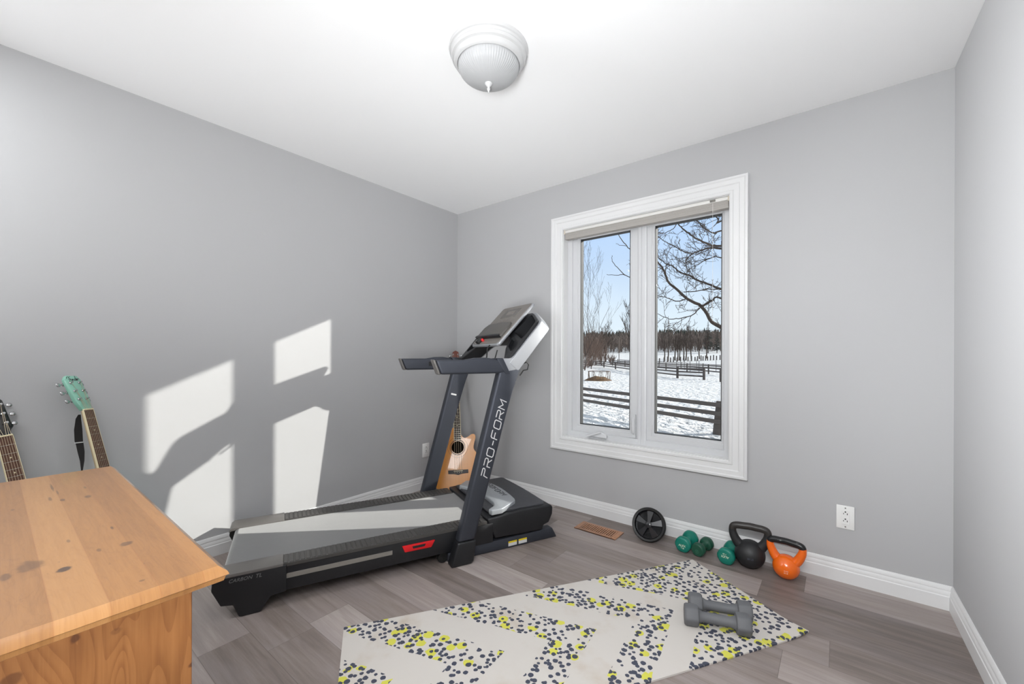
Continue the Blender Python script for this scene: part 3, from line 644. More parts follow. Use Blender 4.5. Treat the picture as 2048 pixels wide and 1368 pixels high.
def guitar(name, label, M, outline, depth, nut, bodytop, hole_t, hole_r, bridge_t, nstr, board_m, head_m, top_m, side_m, head, nutw, boardw, frets, thick_head=0.016, tuners=3):
    t = thing(name, label, 'guitar', M)
    P = [(p.x, p.y) for p in catmull(outline, True, 5)]
    body = G().prism(P, 'z', -depth, -0.0035).build('body', side_m, t, smooth=50)
    top = G().prism(P, 'z', -0.0035, 0.0).build('soundboard', top_m, t, smooth=50)
    hc = G().lathe([(hole_r, -depth + 0.01), (hole_r, 0.02)], 40, Matrix.Translation((0, hole_t, 0)))
    cut(top, [hc]); cut(body, [hc])
    G().lathe([(0.0, -0.030), (hole_r - 0.0005, -0.030), (hole_r - 0.0005, -0.028), (0.0, -0.028)], 40, Matrix.Translation((0, hole_t, 0))).build('hole_shade_disc', M_dark, t, smooth=0)  # dark disc set inside the cut hole to paint its shade
    g = G()
    for a, b in ((1.10, 1.20), (1.28, 1.31), (1.36, 1.52), (1.58, 1.61)):
        n_ = 48
        vs = [(hole_r * r_ * math.cos(2 * PI * i / n_), hole_t + hole_r * r_ * math.sin(2 * PI * i / n_), 0.0003) for r_ in (a, b) for i in range(n_)]
        if a in (1.10, 1.28, 1.58): g.add(vs, [(i, (i + 1) % n_, n_ + (i + 1) % n_, n_ + i) for i in range(n_)])
    g.build('rosette', M_ebony, top, smooth=0)
    ht = hole_t + hole_r + 0.004
    # neck
    g = G(); n2 = nutw / 2; b2 = boardw / 2
    g.add([(-b2, bodytop - 0.02, 0.0), (b2, bodytop - 0.02, 0.0), (n2, nut, 0.0), (-n2, nut, 0.0), (-b2 * 0.6, bodytop - 0.02, -0.020), (b2 * 0.6, bodytop - 0.02, -0.020), (n2 * 0.6, nut, -0.017), (-n2 * 0.6, nut, -0.017)],
          [(0, 1, 2, 3), (7, 6, 5, 4), (0, 4, 5, 1), (1, 5, 6, 2), (2, 6, 7, 3), (3, 7, 4, 0)])
    nk = g.build('neck', M_neck, t, bevel=0.003)
    bw = lambda y: n2 + (b2 - n2) * (nut - y) / (nut - ht)
    g = G(); g.add([(-bw(ht), ht, 0.0), (bw(ht), ht, 0.0), (n2, nut, 0.0), (-n2, nut, 0.0), (-bw(ht), ht, 0.006), (bw(ht), ht, 0.006), (n2, nut, 0.006), (-n2, nut, 0.006)],
                   [(3, 2, 1, 0), (4, 5, 6, 7), (0, 1, 5, 4), (1, 2, 6, 5), (2, 3, 7, 6), (3, 0, 4, 7)]); fb = g.build('fretboard', board_m, t, smooth=0)
    g = G()
    for s_ in (-1, 1):
        a0, a1 = s_ * bw(ht), s_ * n2; o_ = s_ * 0.0022
        g.add([(a0, ht, -0.001), (a0 + o_, ht, -0.001), (a1 + o_, nut, -0.001), (a1, nut, -0.001), (a0, ht, 0.0064), (a0 + o_, ht, 0.0064), (a1 + o_, nut, 0.0064), (a1, nut, 0.0064)], [(0, 1, 2, 3), (7, 6, 5, 4), (0, 4, 5, 1), (1, 5, 6, 2), (2, 6, 7, 3), (3, 7, 4, 0)])
    g.build('binding', M_bind, fb, smooth=0)
    scale_ = nut - bridge_t - 0.005; g = G(); k = 1; ys = [nut]
    while k <= frets:
        y = nut - scale_ * (1 - 2 ** (-k / 12)); ys.append(y)
        if y > ht: G().box(-bw(y), bw(y), y - 0.0008, y + 0.0008, 0.006, 0.0072).build('fret', M_fret, fb, smooth=0)
        k += 1
    for q in (3, 5, 7, 9, 12, 15):
        y = (ys[q] + ys[q - 1]) / 2
        if y > ht: G().lathe([(0.003, 0.006), (0.003, 0.0064)], 12, Matrix.Translation((0, y, 0))).build('inlay_dot', M_bind, fb, smooth=0)
    G().box(-n2 - 0.001, n2 + 0.001, nut - 0.001, nut + 0.005, 0.0, 0.0085).build('nut', M_bind, t, bevel=0.001, seg=1)
    # headstock tips back a little
    hm = Matrix.Translation((0, nut + 0.004, 0.002)) @ Matrix.Rotation(math.radians(-10), 4, 'X')
    g = G(); g.M = hm; g.prism(head, 'z', -thick_head, 0.0); hd = g.build('headstock', head_m, t, bevel=0.002)
    hl = max(p[1] for p in head)
    posts = []
    for s_ in (-1, 1):
        for i in range(tuners):
            y = hl * (0.30 + 0.48 * i / (tuners - 1)); x = s_ * (0.018 + 0.004 * i / tuners)
            edge = s_ * max(abs(p[0]) for p in head) * (0.88 if i == 0 else 1.0); posts.append((x, y))
            g = G(); g.M = hm; Mx = Matrix.Translation((x, y, 0))
            g.lathe([(0.0062, 0.0), (0.0062, 0.002), (0.004, 0.003), (0.0032, 0.004), (0.0032, 0.011), (0.004, 0.012), (0.0, 0.0125)], 14, Mx)
            g.tube([(edge * 0.8, y, -thick_head - 0.002), (edge + s_ * 0.010, y, -thick_head - 0.004)], 0.0022, 8)
            g.box(min(x, edge), max(x, edge), y - 0.006, y + 0.006, -thick_head - 0.007, -thick_head)
            g.tube([(edge + s_ * 0.009, y, -thick_head - 0.004), (edge + s_ * 0.013, y, -thick_head - 0.004), (edge + s_ * 0.022, y, -thick_head - 0.004), (edge + s_ * 0.026, y, -thick_head - 0.004)], [0.004, 0.0085, 0.009, 0.005], 12, sq=0.45)
            g.build('tuning_peg', M_steel, hd, smooth=50)
    # strings
    g = G()
    for i in range(nstr):
        f = (i / (nstr - 1) - 0.5); x0 = f * nutw * 0.82; x1 = f * boardw * 0.95
        g.tube([(x1, bridge_t, 0.011), (x0, nut, 0.0088)], 0.00062 if nstr == 6 else 0.0011, 5)
        j = (i if i < nstr // 2 else nstr - 1 - i); side_ = -1 if i < nstr // 2 else 1
        pp = [p for p in posts if p[0] * side_ > 0][min(j, tuners - 1)]; q = hm @ V3((pp[0], pp[1], 0.007))
        g.tube([(x0, nut, 0.0088), q], 0.0006 if nstr == 6 else 0.001, 5)
    g.build('strings', M_str, t)
    # bridge
    g = G(); g.prism([(-0.082, bridge_t - 0.014), (-0.03, bridge_t - 0.017), (0.0, bridge_t - 0.026), (0.03, bridge_t - 0.017), (0.082, bridge_t - 0.014), (0.082, bridge_t + 0.014), (-0.082, bridge_t + 0.014)], 'z', 0.0, 0.008)
    br = g.build('bridge', M_ebony, t, bevel=0.0015, seg=1)
    g = G(); g.box(-0.037, 0.037, bridge_t + 0.003, bridge_t + 0.007, 0.008, 0.0115)
    for i in range(nstr): g.lathe([(0.0024, 0.008), (0.0024, 0.0105), (0, 0.011)], 10, Matrix.Translation(((i / (nstr - 1) - 0.5) * boardw * 0.95, bridge_t - 0.007, 0)))
    g.build('saddle_and_pins', M_bind, br)
    return t, hd, hm
# acoustic bass guitar behind the treadmill
B = V3((0.345, -0.330, 0.006)); T_ = V3((0.075, -0.075, 1.2)); axv = (T_ - B).normalized()
sv = V3((0.7071, 0.7071, 0)); sv = (sv - axv * sv.dot(axv)).normalized()
# lean the neck slightly to the left as in the photo
tilt = math.radians(1.3); ax2 = (axv * math.cos(tilt) - sv * math.sin(tilt)); 
gm = frame(B + sv * 0.016, sv, ax2)
cutaway = [(0, 0), (-0.12, 0.012), (-0.182, 0.07), (-0.200, 0.16), (-0.178, 0.25), (-0.145, 0.32), (-0.138, 0.38), (-0.150, 0.45), (-0.132, 0.51), (-0.08, 0.537), (-0.022, 0.540),
           (0.014, 0.53), (0.034, 0.475), (0.058, 0.452), (0.090, 0.462), (0.118, 0.480), (0.143, 0.478), (0.151, 0.452), (0.138, 0.405), (0.133, 0.362), (0.155, 0.325), (0.186, 0.285), (0.204, 0.19), (0.190, 0.08), (0.12, 0.012)]
headb = [(-0.020, 0), (0.020, 0), (0.034, 0.03), (0.029, 0.165), (0.024, 0.180), (0.0, 0.193), (-0.024, 0.180), (-0.029, 0.165), (-0.034, 0.03)]
guitar('acoustic_guitar', 'natural wood cutaway acoustic guitar leaning in the corner behind the treadmill', gm, cutaway, 0.09, 1.045, 0.54, 0.377, 0.052, 0.180, 4, M_ebony, M_redhead, M_gtop, M_gside, headb, 0.043, 0.058, 24, tuners=2)
dread = [(0, 0), (-0.11, 0.008), (-0.175, 0.05), (-0.198, 0.13), (-0.185, 0.215), (-0.150, 0.285), (-0.136, 0.335), (-0.140, 0.40), (-0.142, 0.45), (-0.115, 0.492), (-0.05, 0.503), (0, 0.504)]
dread = dread + [(-p[0], p[1]) for p in dread[1:-1][::-1]]
headt = [(-0.0215, 0), (0.0215, 0), (0.033, 0.040), (0.036, 0.148), (0.024, 0.166), (-0.022, 0.168), (-0.036, 0.150), (-0.033, 0.040)]
def wall_guitar(name, label, nut_xyz, slope_y, lean, yawn, nut, **k):
    """nut position in the room, sideways slope, lean to the wall, facing angle"""
    a = V3((-lean, -slope_y, 1.0)).normalized(); s = V3((-math.sin(yawn), math.cos(yawn), 0)); s = (s - a * s.dot(a)).normalized()
    org = V3(nut_xyz) - a * nut
    return guitar(name, label, frame(org, s, a), dread, 0.095, nut, 0.50, 0.36, 0.050, 0.17, 6, M_board, k['hm'], k['tm'], k['sm'], k['head'], 0.044, 0.055, 20)
tg, thd, thm = wall_guitar('acoustic_guitar', 'acoustic guitar with a pale green headstock and black strap leaning on the left wall', (0.128, -2.410, 0.887), 0.170, 0.24, math.radians(44), 0.880, hm=M_teal, tm=M_teal, sm=M_teal, head=headt)
g = G(); lm = thm @ Matrix.Translation((-0.026, 0.139, 0.0)) @ Matrix.Rotation(math.radians(3), 4, 'Z'); lsc = 0.0225
for st in ([(0.0, 0.55), (0.05, 0.85), (0.25, 0.95), (0.55, 0.90), (0.85, 0.98)], [(0.50, 0.90), (0.42, 0.40), (0.28, -0.10), (0.10, -0.25)], [(0.24, 0.42), (0.45, 0.50), (0.66, 0.50)],
           [(0.62, 0.22), (0.80, 0.34), (0.80, 0.46), (0.68, 0.44), (0.64, 0.20), (0.78, 0.08), (0.94, 0.20), (1.02, 0.44), (0.98, 0.08), (1.12, 0.42), (1.22, 0.36), (1.24, 0.08), (1.40, 0.16)],
           [(1.66, 0.42), (1.50, 0.44), (1.42, 0.22), (1.54, 0.08), (1.68, 0.30), (1.78, 1.05), (1.70, 0.12), (1.86, 0.20), (2.00, 0.42), (1.88, 0.44), (1.84, 0.18), (2.00, 0.08), (2.16, 0.44), (2.20, 0.34), (2.38, 0.44)]):
    C9 = catmull(st, False, 4); g.M = lm; g.ribbon([(p.x * lsc * 1.02, p.y * lsc) for p in C9], 0.0016, (0, 0, 0.0003), (1, 0, 0), (0, 1, 0), th=0.0004)
g.build('logo', M_blacktxt, thd)
headd = [(-0.021, 0), (0.021, 0), (0.026, 0.02), (0.038, 0.035), (0.034, 0.05), (0.033, 0.15), (0.02, 0.17), (0.0, 0.16), (-0.02, 0.17), (-0.033, 0.15), (-0.034, 0.05), (-0.038, 0.035), (-0.026, 0.02)]
dg_, dhd, dhm = wall_guitar('acoustic_guitar', 'acoustic guitar with a black headstock at the left edge, neck above the dresser', (0.098, -2.645, 0.800), 0.170, 0.20, math.radians(22), 0.845, hm=M_blackg, tm=M_gtop, sm=M_blackg, head=headd)
# strap hanging behind the green neck
g = G(); pts = [(0.115, -2.433, 0.868, 0.008), (0.112, -2.436, 0.850, 0.017), (0.108, -2.436, 0.80, 0.026), (0.106, -2.434, 0.75, 0.026), (0.106, -2.431, 0.735, 0.024), (0.110, -2.427, 0.70, 0.022), (0.115, -2.424, 0.66, 0.014), (0.118, -2.425, 0.62, 0.006), (0.12, -2.425, 0.56, 0.006)]
vs = []; fs = []
for i, (x, y, z, w_) in enumerate(pts):
    for dx, sd in ((0.0015, -1), (0.0015, 1), (-0.0015, 1), (-0.0015, -1)): vs.append((x + dx, y + sd * w_ / 2, z))
for i in range(len(pts) - 1):
    for j in range(4): fs.append((i * 4 + j, i * 4 + (j + 1) % 4, i * 4 + 4 + (j + 1) % 4, i * 4 + 4 + j))
fs += [(0, 3, 2, 1), tuple(len(vs) - 4 + j for j in range(4))]
g.add(vs, fs); stp = g.build('strap', M_strap, tg, world=True, smooth=60)
g = G().box(0.1042, 0.1092, -2.4475, -2.4200, 0.7405, 0.7445).build('strap_ring', M_letter, stp, smooth=0); g.data.transform(tg.matrix_basis.inverted())

# ================================================================== pine dresser
def knots(n, c, x, y, L, dark):
    for (kx, ky, rx, ry, s_) in L:
        dx = n.m('DIVIDE', n.m('SUBTRACT', x, kx), rx); dy = n.m('DIVIDE', n.m('SUBTRACT', y, ky), ry)
        wob = n.noise(n.comb(x, y, kx * 9), 60, 3)
        d = n.m('ADD', n.m('SQRT', n.m('ADD', n.m('MULTIPLY', dx, dx), n.m('MULTIPLY', dy, dy))), n.m('MULTIPLY', wob, 0.9))
        f = n.m('MULTIPLY', n.m('SUBTRACT', 1.0, n.sm(d, 1.0, 1.45)), s_)
        c = n.mix(f, c, lin(dark))
    return c
def top_nodes(n, b):
    x, y, z = n.xyz(n.co())[:3]
    PW = 0.0525; yw = n.m('ADD', y, 3.0); row = n.m('FLOOR', n.m('DIVIDE', yw, PW)); rid = n.white(n.comb(row, 3.0, 2.0))
    g1 = n.noise(n.comb(n.m('MULTIPLY', x, 7.0), n.m('MULTIPLY', y, 120.0), n.m('MULTIPLY', rid, 30.0)), 1.2, 7, 0.68, 0.5)
    g2 = n.noise(n.comb(n.m('MULTIPLY', x, 1.6), n.m('MULTIPLY', y, 9.0), n.m('MULTIPLY', rid, 30.0)), 3.0, 3, 0.5, 1.2)
    rings = n.m('FRACT', n.m('MULTIPLY', g2, 9.0)); rings = n.sm(n.m('ABSOLUTE', n.m('SUBTRACT', rings, 0.5)), 0.30, 0.5)
    f = n.m('ADD', n.m('MULTIPLY', rid, 0.34), n.m('ADD', n.m('MULTIPLY', g1, 0.5), n.m('MULTIPLY', rings, 0.06)))
    c = n.ramp(f, [(0.20, (164, 120, 74)), (0.45, (150, 106, 62)), (0.75, (124, 84, 47))])
    fy = n.m('FRACT', n.m('DIVIDE', yw, PW)); e = n.m('MINIMUM', fy, n.m('SUBTRACT', 1.0, fy))
    c = n.mix(n.m('MULTIPLY', n.m('SUBTRACT', 1.0, n.sm(e, 0.0, 0.03)), 0.35), c, lin((140, 88, 48)))
    L = [(P_[0], P_[1], a, b_, s_) for P_, a, b_, s_ in TOPK]
    c = knots(n, c, x, y, L, (52, 38, 34))
    sc = n.noise(n.comb(n.m('MULTIPLY', x, 14.0), n.m('MULTIPLY', y, 30.0), 1.0), 2.0, 6, 0.7); c = n.mix(n.m('MULTIPLY', n.sm(sc, 0.63, 0.72), 0.5), c, lin((96, 62, 40)))
    n.put(b.inputs['Base Color'], c); n.put(b.inputs['Normal'], n.bump(g1, 0.08, 0.002))
DZ = 0.80
TOPK = []
for (px, py, rx, ry, s_) in ((128, 1139, 0.012, 0.011, 0.85), (60, 1132, 0.030, 0.018, 0.45), (10, 1155, 0.02, 0.008, 0.5), (252, 1087, 0.013, 0.010, 0.55), (198, 1100, 0.010, 0.004, 0.5), (176, 993, 0.018, 0.007, 0.6), (104, 975, 0.05, 0.003, 0.6),
                            (100, 998, 0.022, 0.004, 0.5), (125, 1000, 0.016, 0.005, 0.6), (224, 1056, 0.012, 0.0025, 0.6), (284, 1161, 0.004, 0.004, 0.5), (137, 1082, 0.012, 0.003, 0.5), (170, 975, 0.016, 0.003, 0.5), (115, 985, 0.03, 0.002, 0.5), (25, 1020, 0.01, 0.003, 0.4)):
    p = at(px, py, 2, DZ); TOPK.append(((p.x, p.y), rx, ry, s_))
M_top = mkmat('knotty_pine_top', (200, 140, 85), 0.33, coat=0.25, build=top_nodes)
SIDEK = []
for (px, py, ry, rz, s_) in ((150, 1277, 0.006, 0.008, 0.8), (232, 1262, 0.008, 0.006, 0.35), (388, 1327, 0.010, 0.005, 0.85), (408, 1328, 0.006, 0.006, 0.85), (20, 1362, 0.012, 0.010, 0.6), (240, 1165, 0.01, 0.01, 0.0)):
    p = at(px, py, 0, 1.955); SIDEK.append((p.y, p.z, ry, rz, s_))
def side_nodes(n, b):
    x, y, z = n.xyz(n.co())[:3]
    g1 = n.noise(n.comb(n.m('MULTIPLY', y, 130.0), n.m('MULTIPLY', z, 4.0), 1.0), 1.2, 7, 0.65, 0.4)
    g2 = n.noise(n.comb(n.m('MULTIPLY', y, 8.0), n.m('MULTIPLY', z, 1.1), 3.0), 1.0, 2, 0.5, 0.4)
    rings = n.m('FRACT', n.m('MULTIPLY', g2, 40.0)); rings = n.sm(rings, 0.35, 0.98)
    f = n.m('ADD', n.m('MULTIPLY', g1, 0.62), n.m('MULTIPLY', rings, 0.20))
    c = n.ramp(f, [(0.15, (158, 106, 60)), (0.45, (142, 92, 49)), (0.75, (114, 68, 34))])
    c = knots(n, c, y, z, SIDEK, (84, 48, 28))
    n.put(b.inputs['Base Color'], c); n.put(b.inputs['Normal'], n.bump(g1, 0.06, 0.002))
M_side = mkmat('knotty_pine_side', (190, 125, 68), 0.42, coat=0.1, build=side_nodes)
ds = thing('pine_dresser', 'knotty orange pine dresser standing in the left foreground', 'dresser', (1.5, -2.72, 0))
dxa, dxb, dya, dyb = 1.03, 1.998, -3.00, -2.442
def edge_top(g):
    # moulded board: bevelled nose and a bead below
    R = [(0.012, DZ), (0.002, DZ - 0.009), (0.0, DZ - 0.014), (0.004, DZ - 0.017), (0.006, DZ - 0.024), (0.014, DZ - 0.028)]
    vs = []; 
    for o_, z_ in R: vs += [(dxa + o_, dya + o_, z_), (dxb - o_, dya + o_, z_), (dxb - o_, dyb - o_, z_), (dxa + o_, dyb - o_, z_)]
    fs = [(0, 1, 2, 3), tuple(len(vs) - 4 + i for i in (3, 2, 1, 0))]
    for i in range(len(R) - 1):
        for k in range(4): fs.append((i * 4 + k, i * 4 + 4 + k, i * 4 + 4 + (k + 1) % 4, i * 4 + (k + 1) % 4))
    return g.add(vs, fs)
o = edge_top(G()).build('top', M_top, None, smooth=35); o.parent = ds; o.matrix_parent_inverse = ds.matrix_basis.inverted()
def dpart(g, name, mat, **k):
    o = g.build(name, mat, None, **k); o.parent = ds; o.matrix_parent_inverse = ds.matrix_basis.inverted(); return o
dpart(G().box(1.935, 1.955, -2.975, -2.480, 0.0, DZ - 0.028), 'side_panel', M_side, bevel=0.0015, seg=1)
dpart(G().box(1.075, 1.095, -2.975, -2.480, 0.0, DZ - 0.028), 'side_panel', M_side, bevel=0.0015, seg=1)
dpart(G().box(1.095, 1.935, -2.488, -2.482, 0.02, DZ - 0.028), 'back_panel', M_side)
dpart(G().box(1.095, 1.935, -2.970, -2.950, 0.0, 0.08), 'plinth', M_side)
for i in range(3):
    z0 = 0.085 + i * 0.228
    dr = dpart(G().box(1.10, 1.93, -2.972, -2.950, z0, z0 + 0.222), 'drawer', M_side, bevel=0.002)
    for x_ in (1.31, 1.72):
        kb = G().lathe([(0.007, 0.0), (0.007, 0.010), (0.016, 0.016), (0.017, 0.022), (0.010, 0.028), (0, 0.029)], 20, Matrix.Translation((x_, -2.972, z0 + 0.11)) @ Matrix.Rotation(PI / 2, 4, 'X')).build('knob', M_side, dr)

# ================================================================== exercise gear
# ab wheel leaning against the baseboard
M_ab = mkmat('black_wheel_plastic', (34, 35, 38), 0.22, coat=0.3, build=noisy(0.1, 30))
aw = thing('ab_wheel', 'black five-spoked ab wheel leaning against the baseboard under the window', 'exercise wheel',
           Matrix.Translation((1.853, -0.186, 0.0)) @ Matrix.Rotation(math.radians(4), 4, 'Z') @ Matrix.Rotation(math.radians(-24), 4, 'X'))
R_ = 0.101
Mw = Matrix.Translation((0, 0, R_)) @ Matrix.Rotation(PI / 2, 4, 'X')      # wheel axis along local -y
g = G(); g.lathe([(R_ - 0.016, -0.012), (R_ - 0.004, -0.015), (R_, -0.010), (R_, 0.010), (R_ - 0.004, 0.015), (R_ - 0.016, 0.012), (R_ - 0.016, -0.012)], 56, Mw); g.build('tyre', M_rubber, aw, smooth=40)
g = G(); g.lathe([(R_ - 0.0165, -0.010), (R_ - 0.020, 0.006), (R_ - 0.022, 0.0), (R_ - 0.022, -0.010)], 48, Mw)
g.lathe([(0.0, -0.016), (0.020, -0.016), (0.020, 0.016), (0.014, 0.020), (0.0, 0.021)], 28, Mw)
for i in range(5):
    a = 2 * PI * i / 5 + 0.30
    vs = []
    for rr_, wa, zz in ((0.018, 0.55, 0.010), (R_ - 0.018, 0.30, 0.002)):
        for sg_ in (-1, 1):
            for dz in (0.0, -0.008): vs.append(Mw @ V3((rr_ * math.cos(a + sg_ * wa * 0.8), rr_ * math.sin(a + sg_ * wa * 0.8), zz + dz)))
    g.add(vs, [(0, 2, 6, 4), (1, 5, 7, 3), (0, 4, 5, 1), (2, 3, 7, 6), (4, 6, 7, 5), (0, 1, 3, 2)])
g.build('spoked_hub', M_ab, aw, smooth=30)
g = G(); g.lathe([(0.0, -0.125), (0.013, -0.125), (0.015, -0.12), (0.013, -0.05), (0.015, -0.03), (0.010, -0.016), (0.0, -0.016)], 24, Mw); g.build('handle', M_rubber, aw)
g = G(); g.lathe([(0.0, 0.0215), (0.009, 0.0215), (0.009, 0.026), (0.0, 0.027)], 20, Mw); g.build('axle_cap', M_ab, aw)

def rpoly(n, R, k=0.30, seg=5, rot=0.0):
    """polygon with rounded corners"""
    out = []
    for i in range(n):
        c = [V3((R * math.cos(2 * PI * (i + d) / n + rot), R * math.sin(2 * PI * (i + d) / n + rot), 0)) for d in (-1, 0, 1)]
        a = c[1].lerp(c[0], k); b = c[1].lerp(c[2], k)
        for q in range(seg + 1):
            t = q / seg; p = a.lerp(c[1], t).lerp(c[1].lerp(b, t), t); out.append((p.x, p.y))
    return out
def loft(g, rings):
    """rings: list of equal-length point lists"""
    n = len(rings[0]); vs = [p for r in rings for p in r]; fs = [tuple(range(n))[::-1], tuple(range((len(rings) - 1) * n, len(rings) * n))]
    for i in range(len(rings) - 1):
        for j in range(n): fs.append((i * n + j, i * n + (j + 1) % n, (i + 1) * n + (j + 1) % n, (i + 1) * n + j))
    return g.add(vs, fs)
def dumbbell(name, label, M, L, sides, R, grip, mat, headlen, group=None, kr=0.3, rot=0.0, round_head=False):
    """axis along local x, resting on z=0 through a flat of its heads"""
    t = thing(name, label, 'dumbbell', M, group)
    rest = R * math.cos(PI / sides) 
    base = rpoly(sides, R, kr, 5, PI / sides + rot - PI / 2 if sides % 2 == 0 else 0)
    def ring(x, s_): return [V3((x, p[0] * s_, p[1] * s_ + rest)) for p in base]
    ch = min(0.010, headlen * 0.25)
    for sg_ in (-1, 1):
        g = G(); xo = sg_ * L / 2; xi = sg_ * (L / 2 - headlen)
        if round_head: prof = [(xo, 0.80), (xo - sg_ * ch * 0.4, 0.93), (xo - sg_ * ch, 1.0), (xi + sg_ * ch * 1.2, 1.0), (xi + sg_ * ch * 0.3, 0.86), (xi, 0.62), (xi - sg_ * 0.006, grip / R * 1.05)]
        else: prof = [(xo, 0.86), (xo - sg_ * ch * 0.35, 0.95), (xo - sg_ * ch, 1.0), (xi + sg_ * ch, 1.0), (xi + sg_ * ch * 0.3, 0.93), (xi, 0.80)]
        loft(g, [ring(x, s_) for x, s_ in prof]); h_ = g.build('head', mat, t, smooth=35)
    g = G(); xs = L / 2 - headlen
    g.tube([(-xs - 0.003, 0, rest), (-xs + 0.004, 0, rest), (-xs * 0.75, 0, rest), (0, 0, rest), (xs * 0.75, 0, rest), (xs - 0.004, 0, rest), (xs + 0.003, 0, rest)], [grip * 1.5, grip * 1.25, grip * 1.0, grip * 1.06, grip * 1.0, grip * 1.25, grip * 1.5], 24)
    g.build('grip', mat, t, smooth=60)
    return t, rest
M_green = mkmat('green_vinyl_coating', (10, 112, 96), 0.38, build=noisy(0.10, 200, 0.15))
M_dgreen = mkmat('dark_green_vinyl_coating', (22, 72, 54), 0.42, build=noisy(0.14, 200, 0.15))
M_greyv = mkmat('grey_neoprene_coating', (94, 95, 98), 0.6, build=noisy(0.06, 300, 0.15))
M_cream = mkmat('cream_lettering', (222, 228, 205), 0.5, build=noisy(0.05, 60))
M_dtxt = mkmat('faint_green_lettering', (70, 120, 98), 0.5, build=noisy(0.05, 60))
# local x toward the viewer end (the near head carries the writing)
def gdb(label, near, far, R, L, mat, txt, flip, tmat, size=0.017):
    n_ = V3(near); f_ = V3(far); d = (n_ - f_); d.z = 0; d.normalize(); mid = n_ - d * (L / 2)
    M = frame((mid.x, mid.y, 0), d, V3((-d.y, d.x, 0)))
    t, rest = dumbbell('dumbbell', label, M, L, 6, R, 0.0155, mat, 0.043, 'green dumbbells by the baseboard', kr=0.42, round_head=True)
    hd = [c for c in t.children if c.name.startswith('head')][1]
    up = -1 if flip else 1
    Mx = frame((L / 2 + 0.0002, 0, rest), (0, up, 0), (0, 0, up))
    if txt == 'ring':
        g = G(); g.M = Mx; g.add(*([], [])); 
        n2 = 24; vs = [(r_ * math.cos(2 * PI * i / n2), r_ * math.sin(2 * PI * i / n2) - 0.006, 0.0004) for r_ in (0.0085, 0.0100) for i in range(n2)]
        g.add(vs, [(i, (i + 1) % n2, n2 + (i + 1) % n2, n2 + i) for i in range(n2)]); g.build('embossed_ring', tmat, hd, smooth=0)
        text('5', 'lettering', tmat, hd, Mx @ Matrix.Translation((0, -0.006, 0.0)), 0.013, th=0.0005)
    else:
        text('ALEX', 'lettering', tmat, hd, Mx @ Matrix.Translation((0, -0.002, 0)), size, shear=0.15, th=0.0006)
        text('7 LB', 'lettering', tmat, hd, Mx @ Matrix.Translation((0.003, -0.016, 0)), size * 0.6, th=0.0006)
gdb('bright green dumbbell lettered ALEX upright, leftmost of the green weights beside the black wheel', (2.062, -0.196, 0), (2.076, -0.04, 0), 0.050, 0.150, M_green, 'ALEX', False, M_cream)
gdb('small dark green dumbbell between the two bright green ones', (2.143, -0.194, 0), (2.170, -0.04, 0), 0.042, 0.150, M_dgreen, 'ring', False, M_dtxt)
gdb('bright green dumbbell with upside down lettering, touching the black kettlebell', (2.288, -0.196, 0), (2.302, -0.04, 0), 0.050, 0.155, M_green, 'ALEX', True, M_cream)
# kettlebells
M_iron = mkmat('black_cast_iron', (30, 30, 32), 0.5, build=noisy(0.25, 40, 0.2))
M_ironh = mkmat('worn_black_handle', (46, 42, 40), 0.42, build=noisy(0.3, 60, 0.1))
M_orange = mkmat('orange_vinyl', (236, 104, 16), 0.22, coat=0.5, build=noisy(0.05, 20))
def hnodes(n, b):
    v = n.noise(n.co(), 70, 4); n.put(b.inputs['Base Color'], n.mix(n.sm(v, 0.66, 0.70), lin((24, 24, 26)), lin((120, 120, 118))))
M_chip = mkmat('chipped_black_handle', (24, 24, 26), 0.3, build=hnodes)
def kettlebell(label, M, R, hw, htop, hr, bmat, hmat, split, zc):
    t = thing('kettlebell', label, 'kettlebell', M)
    prof = [(0.0, 0.0), (R * 0.36, 0.0)]
    for i in range(1, 20):
        a = -PI / 2 + PI * i / 20; z = zc + R * math.sin(a)
        if z > 0.0045: prof.append((R * math.cos(a), z))
    prof += [(0, zc + R)]
    G().lathe(prof, 40).build('body', bmat, t, smooth=60)
    path = [(-R * 0.55, 0, zc + R * 0.45), (-R * 0.86, 0, zc + R * 0.80), (-hw, 0, htop * 0.72), (-hw * 1.0, 0, htop * 0.86), (-hw * 0.78, 0, htop - hr * 1.15), (-hw * 0.35, 0, htop - hr), (0, 0, htop - hr * 0.9),
            (hw * 0.35, 0, htop - hr), (hw * 0.78, 0, htop - hr * 1.15), (hw * 1.0, 0, htop * 0.86), (hw, 0, htop * 0.72), (R * 0.86, 0, zc + R * 0.80), (R * 0.55, 0, zc + R * 0.45)]
    P = catmull(path, False, 5); n_ = len(P); i1 = int(n_ * split)
    rad = [hr * (1.5 - 0.5 * min(1, min(i, n_ - 1 - i) / (n_ * 0.2))) for i in range(n_)]
    for name, a, b, m_ in (('horn', 0, i1 + 1, bmat), ('handle', i1, n_ - i1, hmat), ('horn', n_ - i1 - 1, n_, bmat)):
        G().tube(P[a:b], rad[a:b], 20).build(name, m_, t, smooth=60)
    return t
k1 = kettlebell('large black cast iron kettlebell marked 25 LB, beside the orange one', Matrix.Translation((2.396, -0.128, 0)) @ Matrix.Rotation(math.radians(8), 4, 'Z'), 0.0735, 0.081, 0.234, 0.0185, M_iron, M_ironh, 0.215, 0.070)
M_ktxt = mkmat('dull_blue_grey_lettering', (66, 68, 80), 0.6, build=noisy(0.1, 60))
